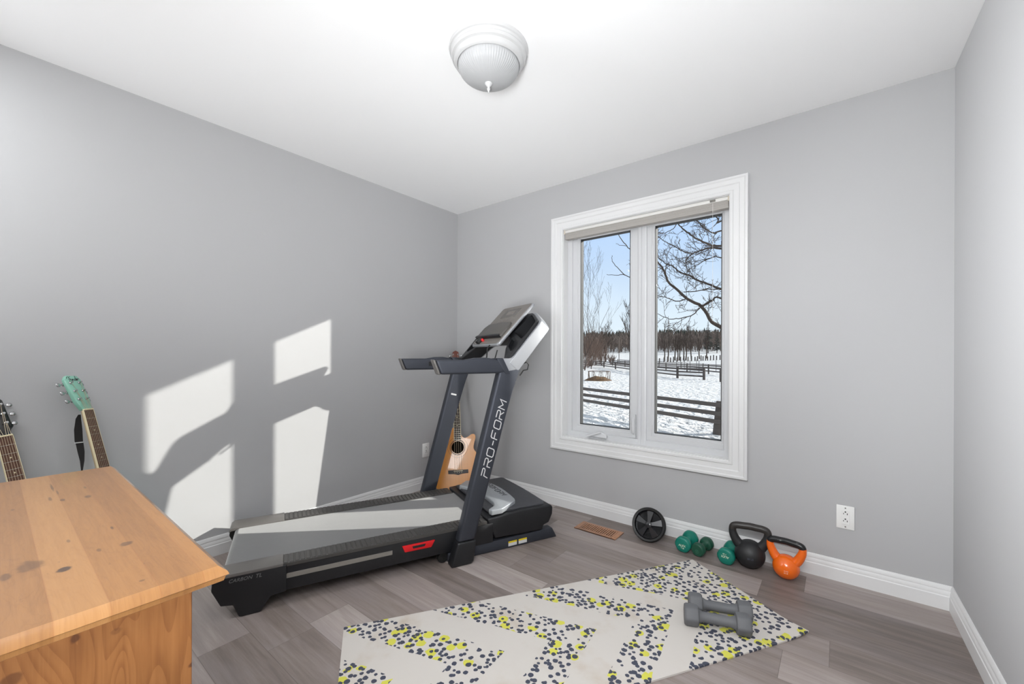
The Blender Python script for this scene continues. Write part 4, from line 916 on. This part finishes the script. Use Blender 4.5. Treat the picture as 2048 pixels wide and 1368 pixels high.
def ontext(t, M, body, mat, R, zc, ang, el_, size, dy=0.0):
    """lettering lying on the round body, facing direction ang (about z) and el_ up"""
    d = V3((math.cos(ang) * math.cos(el_), math.sin(ang) * math.cos(el_), math.sin(el_)))
    x = V3((-math.sin(ang), math.cos(ang), 0)); y = d.cross(x)
    m = frame(V3((0, 0, zc)) + d * (R + 0.0002) + y * dy, x, y); text(body, 'lettering', mat, t, m, size, th=0.0008)
ontext(k1, None, '25 LB', M_ktxt, 0.0735, 0.070, math.radians(-88), 0.0, 0.013)
k2 = kettlebell('small orange kettlebell with a chipped black handle, right end of the row', Matrix.Translation((2.561, -0.139, 0)) @ Matrix.Rotation(math.radians(-6), 4, 'Z'), 0.0605, 0.069, 0.202, 0.0170, M_orange, M_chip, 0.235, 0.058)
M_ptxt = mkmat('pale_peach_lettering', (250, 205, 175), 0.5, build=noisy(0.03, 60))
ontext(k2, None, '10 KG', M_ptxt, 0.0605, 0.058, math.radians(-80), -0.10, 0.0075, 0.006)
ontext(k2, None, '22 LB', M_ptxt, 0.0605, 0.058, math.radians(-80), -0.14, 0.0075, -0.002)
# grey hex dumbbells on the mat
def hexdb(label, a, b, zz, R, L):
    a = V3(a); b = V3(b); d = (b - a); d.normalize(); mid = (a + b) / 2
    dumbbell('dumbbell', label, frame((mid.x, mid.y, zz), d, V3((-d.y, d.x, 0))), L, 6, R, 0.0200, M_greyv, 0.056, 'grey hexagonal dumbbells on the exercise mat', kr=0.22)
hexdb('grey hex dumbbell on the exercise mat, the nearer of the pair', (2.255, -0.853, 0), (2.497, -0.765, 0), 0.0075, 0.0450, 0.250)
hexdb('grey hex dumbbell on the exercise mat, the farther of the pair', (2.246, -0.754, 0), (2.485, -0.667, 0), 0.0075, 0.0450, 0.248)

# ------------------------------------------------------------------ exercise mat
def mat_nodes(n, b):
    x, y, z = n.xyz(n.co())[:3]      # x across (0..0.635), y along (0..1.80) from the far end
    wob = n.m('MULTIPLY', n.m('SUBTRACT', n.noise(n.co(), 12, 2), 0.5), 0.03)
    p = n.m('SUBTRACT', y, n.m('MULTIPLY', n.m('ABSOLUTE', n.m('SUBTRACT', x, 0.345)), 1.2)); p = n.m('ADD', p, wob)
    per = n.m('FRACT', n.m('DIVIDE', n.m('ADD', p, -0.41), 0.40))
    bands = n.m('LESS_THAN', per, 0.53); far = n.m('LESS_THAN', p, 0.25); any_ = n.m('MAXIMUM', n.m('MULTIPLY', bands, n.m('GREATER_THAN', p, 0.38)), far)
    def dots(scale, thr, keep, seed):
        n1 = n.new('ShaderNodeTexVoronoi'); n1.voronoi_dimensions = '2D'; n.put(n1.inputs['Vector'], n.map(n.co(), loc=(seed, seed * 0.7, 0)))
        n1.inputs['Scale'].default_value = scale; n1.inputs['Randomness'].default_value = 0.85
        d = n.m('ADD', n1.outputs['Distance'], n.m('MULTIPLY', n.m('SUBTRACT', n.noise(n.co(), 90, 2), 0.5), 0.22)); r = n.xyz(n1.outputs['Color'])[0]; q = n.xyz(n1.outputs['Color'])[1]
        return n.m('MULTIPLY', n.m('LESS_THAN', d, n.m('ADD', thr - 0.08, n.m('MULTIPLY', q, 0.14))), n.m('LESS_THAN', r, keep))
    navy = n.m('MAXIMUM', dots(36, 0.34, 0.60, 0.0), dots(46, 0.32, 0.34, 3.3))
    yel = dots(19, 0.39, 0.42, 1.7)
    st = n.noise(n.co(), 5, 5); base = n.mix(n.sm(st, 0.5, 0.8), lin((198, 193, 187)), lin((182, 168, 152)))
    rib = n.m('SINE', n.m('MULTIPLY', n.m('ADD', x, y), 1500.0))
    c = n.mix(n.m('MULTIPLY', yel, any_), base, lin((202, 199, 82))); c = n.mix(n.m('MULTIPLY', navy, any_), c, lin((66, 70, 84)))
    n.put(b.inputs['Base Color'], c); n.put(b.inputs['Normal'], n.bump(rib, 0.15, 0.0006))
M_mat = mkmat('patterned_mat_vinyl', (196, 190, 184), 0.6, spec=0.3, build=mat_nodes)
mo = V3((2.136, -0.255, 0.0)); me_ = V3((0.840, -0.543, 0)).normalized(); ml = V3((me_.y, -me_.x, 0))
nx, ny = 16, 40; LW, LL, TH = 0.645, 1.80, 0.0068
vs = []; fs = []
for j in range(ny + 1):
    for i in range(nx + 1):
        x_ = LW * i / nx; y_ = LL * j / ny; c_ = min(x_, LW - x_, y_, LL - y_)
        hx = max(0, 0.012 - ((x_ - LW) ** 2 + y_ ** 2) ** 0.5 * 0.12) if True else 0
        vs.append((x_, y_, TH + hx))
k_ = len(vs)
for j in range(ny + 1):
    for i in range(nx + 1):
        x_ = LW * i / nx; y_ = LL * j / ny; hx = max(0, 0.012 - ((x_ - LW) ** 2 + y_ ** 2) ** 0.5 * 0.12); vs.append((x_, y_, 0.0006 + hx))
id_ = lambda i, j, t=0: j * (nx + 1) + i + t * k_
for j in range(ny):
    for i in range(nx): fs += [(id_(i, j), id_(i + 1, j), id_(i + 1, j + 1), id_(i, j + 1)), (id_(i, j, 1), id_(i, j + 1, 1), id_(i + 1, j + 1, 1), id_(i + 1, j, 1))]
for i in range(nx): fs += [(id_(i, 0), id_(i, 0, 1), id_(i + 1, 0, 1), id_(i + 1, 0)), (id_(i, ny), id_(i + 1, ny), id_(i + 1, ny, 1), id_(i, ny, 1))]
for j in range(ny): fs += [(id_(0, j), id_(0, j + 1), id_(0, j + 1, 1), id_(0, j, 1)), (id_(nx, j), id_(nx, j, 1), id_(nx, j + 1, 1), id_(nx, j + 1))]
g = G(); g.add(vs, fs); mt = g.build('exercise_mat', M_mat, None, smooth=60)
mx = Matrix((me_, ml, me_.cross(ml))).transposed().to_4x4()
if me_.cross(ml).z < 0:
    for v in mt.data.vertices: v.co.z = -v.co.z
mx.translation = mo; mt.matrix_basis = mx
tag(mt, 'cream exercise mat with zigzag bands of navy and yellow dots on the floor', 'exercise mat')

# ================================================================== outdoors
GZ = -1.46
def rise(d):
    return 0.0 if d < 70 else 4.8 * ((d - 70) / 130) ** 2 if d < 260 else 4.8 * (190 / 130) ** 2
def gz(x, y):
    d = ((x - CAM.x) ** 2 + (y - CAM.y) ** 2) ** 0.5
    return GZ + rise(d)
def gat(px, py):
    """where the sight line through a photo point meets the ground"""
    r = ray(px, py); t = 5.0
    while t < 400:
        p = CAM + r * t
        if p.z <= gz(p.x, p.y): break
        t += 0.25 if t > 30 else 0.05
    return V3((p.x, p.y, gz(p.x, p.y)))
def snow_nodes(n, b):
    co = n.co(); v = n.noise(co, 1.6, 6, 0.6); w = n.noise(n.map(co, (1, 1, 1)), 5.5, 5, 0.65)
    c = n.mix(n.sm(v, 0.45, 0.75), lin((246, 245, 244)), lin((240, 236, 230)))
    sp = n.m('MULTIPLY', n.sm(w, 0.66, 0.72), 0.35); c = n.mix(sp, c, lin((140, 132, 122)))
    v3 = n.noise(n.map(co, (1.0, 1.0, 1.0)), 2.6, 3, 0.5); n.put(b.inputs['Base Color'], c); n.put(b.inputs['Normal'], n.bump(n.m('ADD', n.sm(v3, 0.30, 0.60), n.m('MULTIPLY', w, 0.5)), 1.0, 0.22))
M_snow = mkmat('trodden_snow', (244, 244, 245), 0.8, spec=0.2, build=snow_nodes)
from mathutils import noise as mn
g = G(); vs = []; fs = []; nr, na = 150, 120; rs = [3.2 * (1.034 ** i) for i in range(nr)]
a0, a1 = math.radians(-75), math.radians(50)
for i, r_ in enumerate(rs):
    for j in range(na + 1):
        a = a0 + (a1 - a0) * j / na; x_ = CAM.x + r_ * math.sin(a); y_ = CAM.y + r_ * math.cos(a)
        amp = 0.055 if r_ < 75 else 0.0
        h = gz(x_, y_) + (amp * mn.noise(V3((x_ * 2.3, y_ * 2.3, 0))) + 0.02 * mn.noise(V3((x_ * 6, y_ * 6, 3))) if amp else 0)
        if y_ < 0.3: y_ = 0.3
        vs.append((x_, y_, h))
for i in range(nr - 1):
    for j in range(na): fs.append((i * (na + 1) + j, i * (na + 1) + j + 1, (i + 1) * (na + 1) + j + 1, (i + 1) * (na + 1) + j))
g.add(vs, fs); struct(g.build('snowy_ground', M_snow, None, smooth=80))

M_fence = mkmat('weathered_fence_wood', (98, 90, 84), 0.85, build=noisy(0.35, 4, 0.5, (1, 1, 10)))
M_fence2 = mkmat('dark_far_fence_wood', (84, 76, 72), 0.85, build=noisy(0.3, 3))
M_bark = mkmat('dark_tree_bark', (74, 62, 54), 0.9, build=noisy(0.35, 10, 0.4))
M_bark2 = mkmat('reddish_twig_bark', (118, 98, 86), 0.9, build=noisy(0.35, 2))
M_bark3 = mkmat('brown_wood_edge_bark', (116, 102, 93), 0.9, build=noisy(0.4, 1))
M_ever = mkmat('evergreen_needles', (58, 62, 54), 0.9, build=noisy(0.4, 1))
M_hay = mkmat('brown_hay', (112, 84, 54), 0.95, build=noisy(0.7, 3, 0.8))
M_stake = mkmat('grey_steel_stake', (90, 90, 90), 0.5, 0.5, build=noisy(0.1, 4))

def boards(g, a, b, h, th):
    """plank between two points, h tall, th thick"""
    a, b = V3(a), V3(b); d = b - a; s = V3((-d.y, d.x, 0)).normalized() * (th / 2); u = V3((0, 0, h / 2))
    vs = [a - s - u, a + s - u, a + s + u, a - s + u, b - s - u, b + s - u, b + s + u, b - s + u]
    return g.add(vs, [(3, 2, 1, 0), (4, 5, 6, 7), (0, 1, 5, 4), (1, 2, 6, 5), (2, 3, 7, 6), (3, 0, 4, 7)])
# near fence
P0 = V3((-0.348, 12.354, GZ)); fd = V3((-6.902, 3.09, 0)).normalized()
nf = thing('rail_fence', 'nearest weathered wooden fence with three wide rails crossing the snow below the window view', 'fence', P0)
NB = lambda g, n_, m_=M_fence, **k: g.build(n_, m_, nf, world=True, **k)
posts = [P0 + fd * s_ for s_ in (0.0, 8.6, 17.2)] + [P0 - fd * 3.4, P0 - fd * 6.8, P0 - fd * 10.2]
for i, p in enumerate(posts):
    rr_ = 0.15 if i != 1 and i != 2 else 0.09
    g = G(); g.tube([(p.x, p.y, GZ - 0.05), (p.x, p.y, GZ + 0.10), (p.x + 0.02, p.y, GZ + 0.6), (p.x + 0.05, p.y, GZ + 1.09)], [rr_ * 1.25, rr_ * 1.15, rr_ * 0.95, rr_ * 0.80], 12); NB(g, 'post', smooth=50)
for zc, dz in ((0.985, 0.0), (0.700, 0.0), (0.430, 0.0)):
    for a_, b_ in ((-10.2, -6.8), (-6.8, -3.4), (-3.4, 0.0), (0.0, 8.6), (8.6, 17.2)):
        q = P0 + fd * a_; w_ = P0 + fd * b_; off = V3((-0.05, -0.16, 0)); g = G()
        boards(g, q + off + V3((0, 0, zc)), w_ + off + V3((0, 0, zc + 0.02 * (a_ > 0))), 0.135, 0.05); NB(g, 'rail', smooth=0)
# pasture fences farther away
def far_fence(label, base, hpost, rails, pr=0.11, rh=0.16):
    pts = [gat(*b_) for b_ in base]; f = thing('rail_fence', label, 'fence', pts[0])
    for p in pts:
        g = G(); g.tube([(p.x, p.y, p.z - 0.1), (p.x, p.y, p.z + hpost)], pr, 8); g.build('post', M_fence2, f, world=True)
    for z_ in rails:
        for a_, b_ in zip(pts[:-1], pts[1:]):
            g = G(); boards(g, a_ + V3((0, 0, z_)), b_ + V3((0, 0, z_)), rh, 0.06); g.build('rail', M_fence2, f, world=True, smooth=0)
far_fence('low wooden paddock fence ending at a thick post, middle distance in the right pane', [(1408, 760), (1355, 756.5), (1305, 750), (1262, 743.5), (1231, 738.5), (1208, 734.8), (1180, 732.8), (1158, 731)], 1.30, (0.38, 0.78, 1.15), 0.14)
far_fence('longer wooden fence running behind the paddock fence', [(1452, 752.5), (1417, 748.5), (1374, 744.5), (1332, 741.5), (1290, 737.5), (1250, 734), (1225, 731.5)], 1.35, (0.45, 0.85, 1.2), 0.10)
far_fence('thin pole fence behind the other two, slanting up to the left', [(1452, 745), (1406, 741), (1362, 737), (1318, 734), (1275, 731), (1235, 728)], 1.25, (0.6, 1.1), 0.08, 0.11)
# dark post at the right edge
p = gat(1442.5, 764); g = G(); g.tube([(p.x, p.y, p.z), (p.x, p.y, p.z + 1.25)], 0.16, 10); tag(g.build('fence_post', M_fence2), 'lone dark gate post at the right edge of the right pane', 'post')
# far row of posts along the field
src = None
for i, px in enumerate((1319, 1328, 1335, 1341, 1347, 1354, 1361, 1368, 1376, 1383, 1390, 1395, 1402, 1406, 1411, 1415, 1421, 1427, 1433, 1440)):
    p = gat(px, 725.5 - 5.5 * (px - 1319) / 120)
    if src is None:
        src = G().tube([(0, 0, -0.1), (0.02, 0, 1.45)], 0.16, 8).build('fence_post', M_fence2); o = src
        tag(o, 'stubby wooden post in the far row at the edge of the snowy field', 'post', 'far row of posts at the field edge')
    else: o = src.copy(); COL.objects.link(o)
    o.location = p; o.scale = (1, 1, 0.85 + 0.3 * ((i * 7) % 5) / 5)
src = None
for px, py in ((1353, 742), (1380, 745), (1393, 741), (1398, 745), (1369, 740), (1432, 745)):
    p = gat(px, py)
    if src is None:
        src = G().tube([(0, 0, -0.1), (0, 0, 1.9)], 0.045, 6).build('steel_stake', M_stake); o = src
        tag(o, 'thin upright steel stake among the pasture fences', 'stake', 'steel stakes among the pasture fences')
    else: o = src.copy(); COL.objects.link(o)
    o.location = p
# hay ring feeder
hp_ = gat(1198, 761); hf = thing('hay_feeder', 'round metal hay ring feeder standing on the snow in the left pane', 'feeder', hp_)
g = G(); Rr = 1.12
for z_ in (0.95, 0.12): g.tube([(Rr * math.cos(a), Rr * math.sin(a), z_) for a in [2 * PI * i / 28 for i in range(28)]], 0.028, 6, closed=True)
for i in range(18):
    a = 2 * PI * i / 18; b_ = a + (0.16 if i % 2 else -0.12); g.tube([(Rr * math.cos(a), Rr * math.sin(a), 0.0), (Rr * math.cos(b_), Rr * math.sin(b_), 0.95)], 0.024, 5)
M_rust = mkmat('rusty_pipe', (104, 88, 76), 0.7, 0.3, build=noisy(0.3, 6))
g.build('pipe_ring', M_rust, hf)
g = G(); vs = []; fs = []
for i in range(9):
    for j in range(26):
        rr_ = 1.45 * i / 8; a = 2 * PI * j / 26; h = 0.42 * math.cos(min(1, rr_ / 1.45) * PI / 2) * (1 + 0.4 * mn.noise(V3((rr_ * 3 * math.cos(a), rr_ * 3 * math.sin(a), 1)))) ; vs.append((rr_ * math.cos(a) - 0.1, rr_ * math.sin(a), h))
for i in range(8):
    for j in range(26): fs.append((i * 26 + j, i * 26 + (j + 1) % 26, (i + 1) * 26 + (j + 1) % 26, (i + 1) * 26 + j))
g.add(vs, fs); hy = g.build('hay_pile', M_hay, None, smooth=80); hy.location = hp_
tag(hy, 'flattened brown hay heap inside the ring feeder', 'hay', kind='stuff')

# trees
def grow(g, p, d, L, r, depth, rnd, up=0.25, kids=4, sides=5, wig=0.18, minr=0.012, spread=0.8):
    n_ = max(3, int(4 if depth else 3)); P = [V3(p)]; D = V3(d).normalized(); R = [r]
    for i in range(n_):
        D = (D + V3((rnd.uniform(-wig, wig), rnd.uniform(-wig, wig), rnd.uniform(-wig, wig) + up * 0.12))).normalized()
        P.append(P[-1] + D * (L / n_)); R.append(max(minr, r * (1 - 0.62 * (i + 1) / n_)))
    g.tube(P, R, sides)
    if depth > 0:
        for k in range(kids):
            f = 0.25 + 0.75 * (k + rnd.random() * 0.7) / kids; f = min(f, 0.99); i = min(n_ - 1, int(f * n_)); q = P[i].lerp(P[i + 1], f * n_ - i); base = (P[i + 1] - P[i]).normalized()
            o_ = V3((rnd.uniform(-1, 1), rnd.uniform(-1, 1), rnd.uniform(-0.4, 1))).normalized(); nd = (base * 0.9 + o_ * spread + V3((0, 0, up))).normalized()
            grow(g, q, nd, L * rnd.uniform(0.42, 0.66), max(minr, R[i] * 0.6), depth - 1, rnd, up, kids, 4 if depth > 1 else 3, wig, minr, spread)
def bare_tree(base, h, r, seed, label, group=None, depth=3, kids=5, up=0.3, mat=M_bark, minr=0.012, trunk=0.35, spread=0.8, name='bare_tree', cat='tree'):
    rnd = random.Random(seed); base = V3(base); t = thing(name, label, cat, base, group)
    g = G(); top = V3((rnd.uniform(-0.03, 0.03) * h, rnd.uniform(-0.03, 0.03) * h, h * trunk)); g.tube([(0, 0, -0.2), top * 0.5 + V3((0.01 * h, 0, 0)), top], [r * 1.3, r, r * 0.85], 8); g.build('trunk', mat, t)
    g = G()
    for k in range(kids):
        a = 2 * PI * (k + rnd.random() * 0.6) / kids; q = top * (0.75 + 0.25 * rnd.random())
        grow(g, q, (math.cos(a) * spread, math.sin(a) * spread, 0.9 + up), h * (1 - trunk) * rnd.uniform(0.5, 0.72), r * 0.6, depth - 1, rnd, up, kids, 4, 0.2, minr, spread)
    grow(g, top, (0, 0, 1), h * (1 - trunk) * 0.9, r * 0.8, depth, rnd, up, kids, 5, 0.12, minr, spread)
    g.build('branches', mat, t, smooth=0); return t
# big tree right of the window; its limbs sweep across the right pane
BY = 9.6
bt = thing('bare_tree', 'large bare tree whose dark limbs cross the upper right pane', 'tree', (1.55, BY, GZ))
tk = G(); tk.tube([(1.60, BY, GZ - 0.1), (1.56, BY, GZ + 0.8), (1.55, BY, 1.0), (1.50, BY, 3.0), (1.45, BY, 5.0), (1.3, BY, 6.5), (1.25, BY, 7.8)], [0.30, 0.22, 0.19, 0.17, 0.13, 0.09, 0.05], 12); tk.build('trunk', M_bark, bt, world=True)
rb = random.Random(11); lim = G(); tw = G()
sc_ = 4.887
def limb(L, w0, w1, y0, y1, ext=None, twigs=1.0):
    P = [(1150 + a / sc_, 420 + b / sc_) for a, b in L]; n_ = len(P); pts = []
    for i, (px, py) in enumerate(P):
        f = i / max(1, n_ - 1); pts.append(at(px, py, 1, y0 + (y1 - y0) * f))
    if ext: pts = [V3(ext)] + pts
    C_ = catmull([tuple(p) for p in pts], False, 4); k = len(C_)
    for i in range(1, k - 1): C_[i] += V3((rb.uniform(-1, 1), rb.uniform(-1, 1), rb.uniform(-1, 1))) * 0.012
    rr_ = [w0 + (w1 - w0) * i / (k - 1) for i in range(k)]
    lim.tube(C_, rr_, 7)
    ln = sum((C_[i + 1] - C_[i]).length for i in range(k - 1)); cnt = int(ln * 3.4 * twigs)
    for _ in range(cnt):
        i = rb.randrange(1, k - 1); d = (C_[i + 1] - C_[i]).normalized(); o_ = V3((rb.uniform(-1, 1), rb.uniform(-0.8, 0.8), rb.uniform(-0.9, 1.1)))
        grow(tw, C_[i], d * 0.7 + o_ * 0.9, rb.uniform(0.25, 0.8), 0.008, 2, rb, 0.15, 3, 4, 0.30, 0.0045, 0.9)
T0 = lambda z: (1.50, BY, z)
limb([(1435, 1150), (1340, 1090), (1240, 950), (1100, 870), (1000, 780), (920, 710), (870, 600), (830, 530), (795, 500), (760, 460)], 0.055, 0.014, 9.4, 8.6, T0(1.15), 0.9)
limb([(1435, 775), (1330, 730), (1200, 690), (1110, 635), (1020, 605), (960, 550), (900, 530), (830, 480), (790, 440)], 0.034, 0.010, 9.6, 10.2, T0(2.5), 1.1)
limb([(1435, 350), (1330, 345), (1250, 310), (1170, 270), (1090, 215), (1040, 170), (1000, 130), (960, 90)], 0.034, 0.012, 9.5, 9.0, T0(3.9), 1.2)
limb([(1435, 375), (1330, 370), (1230, 395), (1150, 430), (1100, 470), (1080, 510)], 0.034, 0.009, 9.7, 10.5, T0(3.7), 1.4)
limb([(1150, 430), (1050, 400), (960, 345), (880, 310), (800, 250), (700, 220)], 0.018, 0.007, 10.3, 10.8, None, 1.2)
limb([(1435, 865), (1350, 880), (1290, 910), (1240, 950)], 0.02, 0.03, 9.3, 9.1, T0(2.0), 1.0)
limb([(1220, 955), (1160, 1020), (1040, 1055), (940, 1065), (870, 1045), (800, 1010), (740, 1000)], 0.015, 0.006, 9.1, 8.6, None, 1.3)
limb([(1100, 870), (1000, 890), (930, 870), (880, 850), (800, 850), (740, 830)], 0.015, 0.006, 8.9, 8.3, None, 1.2)
limb([(1060, 800), (1150, 800), (1300, 775), (1435, 770)], 0.012, 0.014, 8.9, 8.9, None, 1.3)
limb([(1435, 470), (1350, 460), (1250, 500), (1150, 560), (1080, 600)], 0.018, 0.007, 9.8, 10.6, T0(3.2), 1.5)
limb([(1435, 200), (1370, 230), (1300, 200), (1230, 150), (1180, 90)], 0.024, 0.010, 9.5, 9.9, T0(4.6), 1.6)
limb([(1435, 110), (1400, 90), (1350, 40), (1300, 0)], 0.024, 0.012, 9.6, 9.2, T0(5.2), 1.5)
limb([(1000, 130), (965, 180), (890, 220), (800, 230), (740, 240)], 0.012, 0.006, 9.0, 8.6, None, 1.0)
limb([(870, 600), (820, 560), (700, 520)], 0.012, 0.008, 8.8, 8.4, None, 1.0)
limb([(700, 700), (610, 680), (535, 655), (470, 630), (410, 640), (310, 630)], 0.016, 0.006, 8.6, 8.1, None, 0.25)
limb([(490, 640), (410, 560), (365, 500), (362, 445)], 0.011, 0.006, 8.2, 8.0, None, 0.1)
limb([(760, 460), (640, 460), (535, 380), (480, 320), (425, 245), (400, 200)], 0.016, 0.008, 8.5, 8.0, None, 0.15)
limb([(500, 352), (450, 345), (400, 330)], 0.008, 0.005, 8.1, 8.0, None, 0.1)
for k in range(9):      # limbs on the side away from the window
    a = rb.uniform(-0.6, PI * 0.75); grow(lim, (1.5, BY, rb.uniform(1.5, 6.5)), (math.cos(a), 0.5 + math.sin(a), 0.4), rb.uniform(1.6, 3.0), 0.05, 2, rb, 0.3, 4, 5, 0.2, 0.008)
lim.build('limbs', M_bark, bt, world=True); tw.build('twigs', M_bark, bt, world=True, smooth=0)
# young tree in the left pane
def px_tree(px, py, toppy, *a, **k):
    b_ = gat(px, py); dist = (b_ - CAM).dot(FW); h = (py - toppy) / F_PX * dist; return b_, h
b_, h = px_tree(1169, 741, 508); bare_tree(b_, h * 0.84, 0.09, 5, 'slender bare young tree with upswept twigs at the left edge of the left pane', depth=4, kids=3, up=0.5, mat=M_bark, minr=0.013, trunk=0.16, spread=0.7)
b_, h = px_tree(1182, 738, 560); bare_tree(b_, h, 0.07, 8, 'smaller bare sapling just right of the slender young tree', depth=3, kids=4, up=0.5, mat=M_bark, minr=0.014, trunk=0.15, spread=0.8)
b_, h = px_tree(1211, 723, 660); bare_tree(b_, h * 1.02, 0.20, 21, 'rounded bare tree standing alone in the middle of the left pane', depth=4, kids=4, up=0.45, mat=M_bark, minr=0.022, trunk=0.42, spread=0.8)
b_, h = px_tree(1262, 719, 628); bare_tree(b_, h, 0.24, 33, 'tall bare tree cut off by the window mullion, right side of the left pane', depth=4, kids=4, up=0.5, mat=M_bark, minr=0.024, trunk=0.40, spread=0.7)
for i, (px, py, tp_) in enumerate(((1329, 722, 662), (1336, 723, 660), (1350, 721, 668), (1355, 722, 672), (1358.5, 721, 676), (1367, 720, 668), (1371.5, 721, 664), (1383, 719, 668), (1399, 718, 676), (1413, 717, 672))):
    b_, h = px_tree(px, py, tp_)
    if i % 3 == 0:
        proto = bare_tree(b_, h, 0.17, 50 + i, 'thin straight bare tree in the row beyond the pasture fences, right pane', 'row of thin trees beyond the fences', depth=3, kids=4, up=0.7, mat=M_bark, minr=0.022, trunk=0.45, spread=0.45); ph = h
    else:
        c = copy_tree(proto); c.location = b_; c.scale = (1, 1, h / ph); c.rotation_euler = (0, 0, i * 1.3)
# utility pole
b_, h = px_tree(1238, 722, 676); g = G(); g.tube([(0, 0, -0.1), (0, 0, h)], 0.11, 8); o = g.build('utility_pole', M_bark3); o.location = b_; tag(o, 'slim dark utility pole behind the fences in the left pane', 'pole')
# brushy shrubs at the left edge
rs_ = random.Random(4)
for i, (px, py, tp_) in enumerate(((1163, 738, 672), (1170, 736, 668), (1178, 733, 676), (1186, 731, 682), (1196, 729, 690), (1205, 730, 703), (1222, 729, 712))):
    b_, h = px_tree(px, py, tp_); t = G()
    for k in range(34):
        a = rs_.uniform(0, 2 * PI); grow(t, (math.cos(a) * h * 0.10, math.sin(a) * h * 0.10, 0), (math.cos(a) * 0.5, math.sin(a) * 0.5, 1.1), h * rs_.uniform(0.55, 0.95), 0.03, 2, rs_, 0.4, 3, 3, 0.2, 0.014, 0.6)
    o = t.build('leafless_shrub', M_bark2, None, smooth=0); o.location = b_
    tag(o, 'reddish brown leafless shrub in the thicket at the left edge of the left pane', 'shrub', 'leafless shrubs at the left edge')
# conifers
def conifer(base, h, r, seed, label, group=None):
    rnd = random.Random(seed); t = thing('conifer', label, 'tree', base, group); G().tube([(0, 0, -0.2), (0, 0, h)], [h * 0.018, h * 0.004], 6).build('trunk', M_bark, t)
    g = G(); k = 0; z = h * 0.14
    while z < h * 0.97:
        rr_ = r * (1 - z / h) ** 0.8 * rnd.uniform(0.7, 1.1) + 0.05
        for j in range(9):
            a = rnd.uniform(0, 2 * PI); ln = rr_ * rnd.uniform(0.6, 1.1); e = V3((math.cos(a) * ln, math.sin(a) * ln, -0.12 * ln)); s = V3((-math.sin(a), math.cos(a), 0)) * (0.16 * ln + 0.06)
            th = V3((0, 0, 0.05 * ln + 0.03)); p_ = V3((0, 0, z)); m_ = p_ + e * 0.55
            g.add([p_, m_ + s - th, p_ + e, m_ - s - th, m_ + th * 1.5], [(0, 1, 4), (1, 2, 4), (2, 3, 4), (3, 0, 4), (0, 3, 2, 1)])
        z += h * 0.035
    g.build('boughs', M_ever, t, smooth=0); return t
b_, h = px_tree(1416, 706, 641); conifer(b_, h, h * 0.24, 3, 'tallest dark spruce rising above the woods in the right pane')
b_, h = px_tree(1434, 706, 663); conifer(b_, h, h * 0.26, 6, 'shorter dark spruce at the right edge of the right pane')
# woods along the horizon: trunks and twigs nobody could count
rw = random.Random(77); wd_ = G(); ev = G()
def on_ray(px, D):
    r = ray(px, 705); r = V3((r.x, r.y, 0)); t = D / r.dot(FW); p_ = CAM + r * t; return V3((p_.x, p_.y, gz(p_.x, p_.y)))
for k in range(1350):
    px = rw.uniform(1140, 1470) if k < 900 else rw.choice((rw.uniform(950, 1140), rw.uniform(1470, 1900))); D = rw.uniform(175, 245); p_ = on_ray(px, D); h = rw.uniform(5.0, 7.6)
    if rw.random() < 0.06: h *= 1.25
    n0 = len(wd_.v); wd_.tube([p_ + V3((0, 0, -0.3)), p_ + V3((rw.uniform(-0.5, 0.5), 0, h * 0.5)), p_ + V3((rw.uniform(-1, 1), 0, h))], [0.16, 0.11, 0.04], 3)
    for j in range(9):
        z = h * rw.uniform(0.12, 0.95); a = rw.uniform(0, 2 * PI); L = h * 0.26
        wd_.tube([p_ + V3((0, 0, z)), p_ + V3((math.cos(a) * L * 0.6, math.sin(a) * L * 0.6, z + L * 0.7))], [0.10, 0.05], 3)
tag(wd_.build('leafless_woods', M_bark3, None, smooth=0), 'brown belt of leafless woods along the horizon', 'woods', kind='stuff')
for k in range(640):
    px = rw.uniform(1140, 1470) if k < 420 else rw.choice((rw.uniform(950, 1140), rw.uniform(1470, 1900))); D = rw.uniform(232, 262); p_ = on_ray(px, D); h = rw.uniform(5.0, 8.0)
    for q in range(4):
        z = h * (0.05 + 0.22 * q); r_ = h * 0.27 * (1 - q * 0.21); ev.lathe([(r_, z), (r_ * 0.55, z + h * 0.16), (0.02, z + h * 0.36)], 7, Matrix.Translation(p_))
tag(ev.build('evergreen_woods', M_ever, None, smooth=0), 'dark evergreen tree line behind the leafless woods', 'woods', kind='stuff')
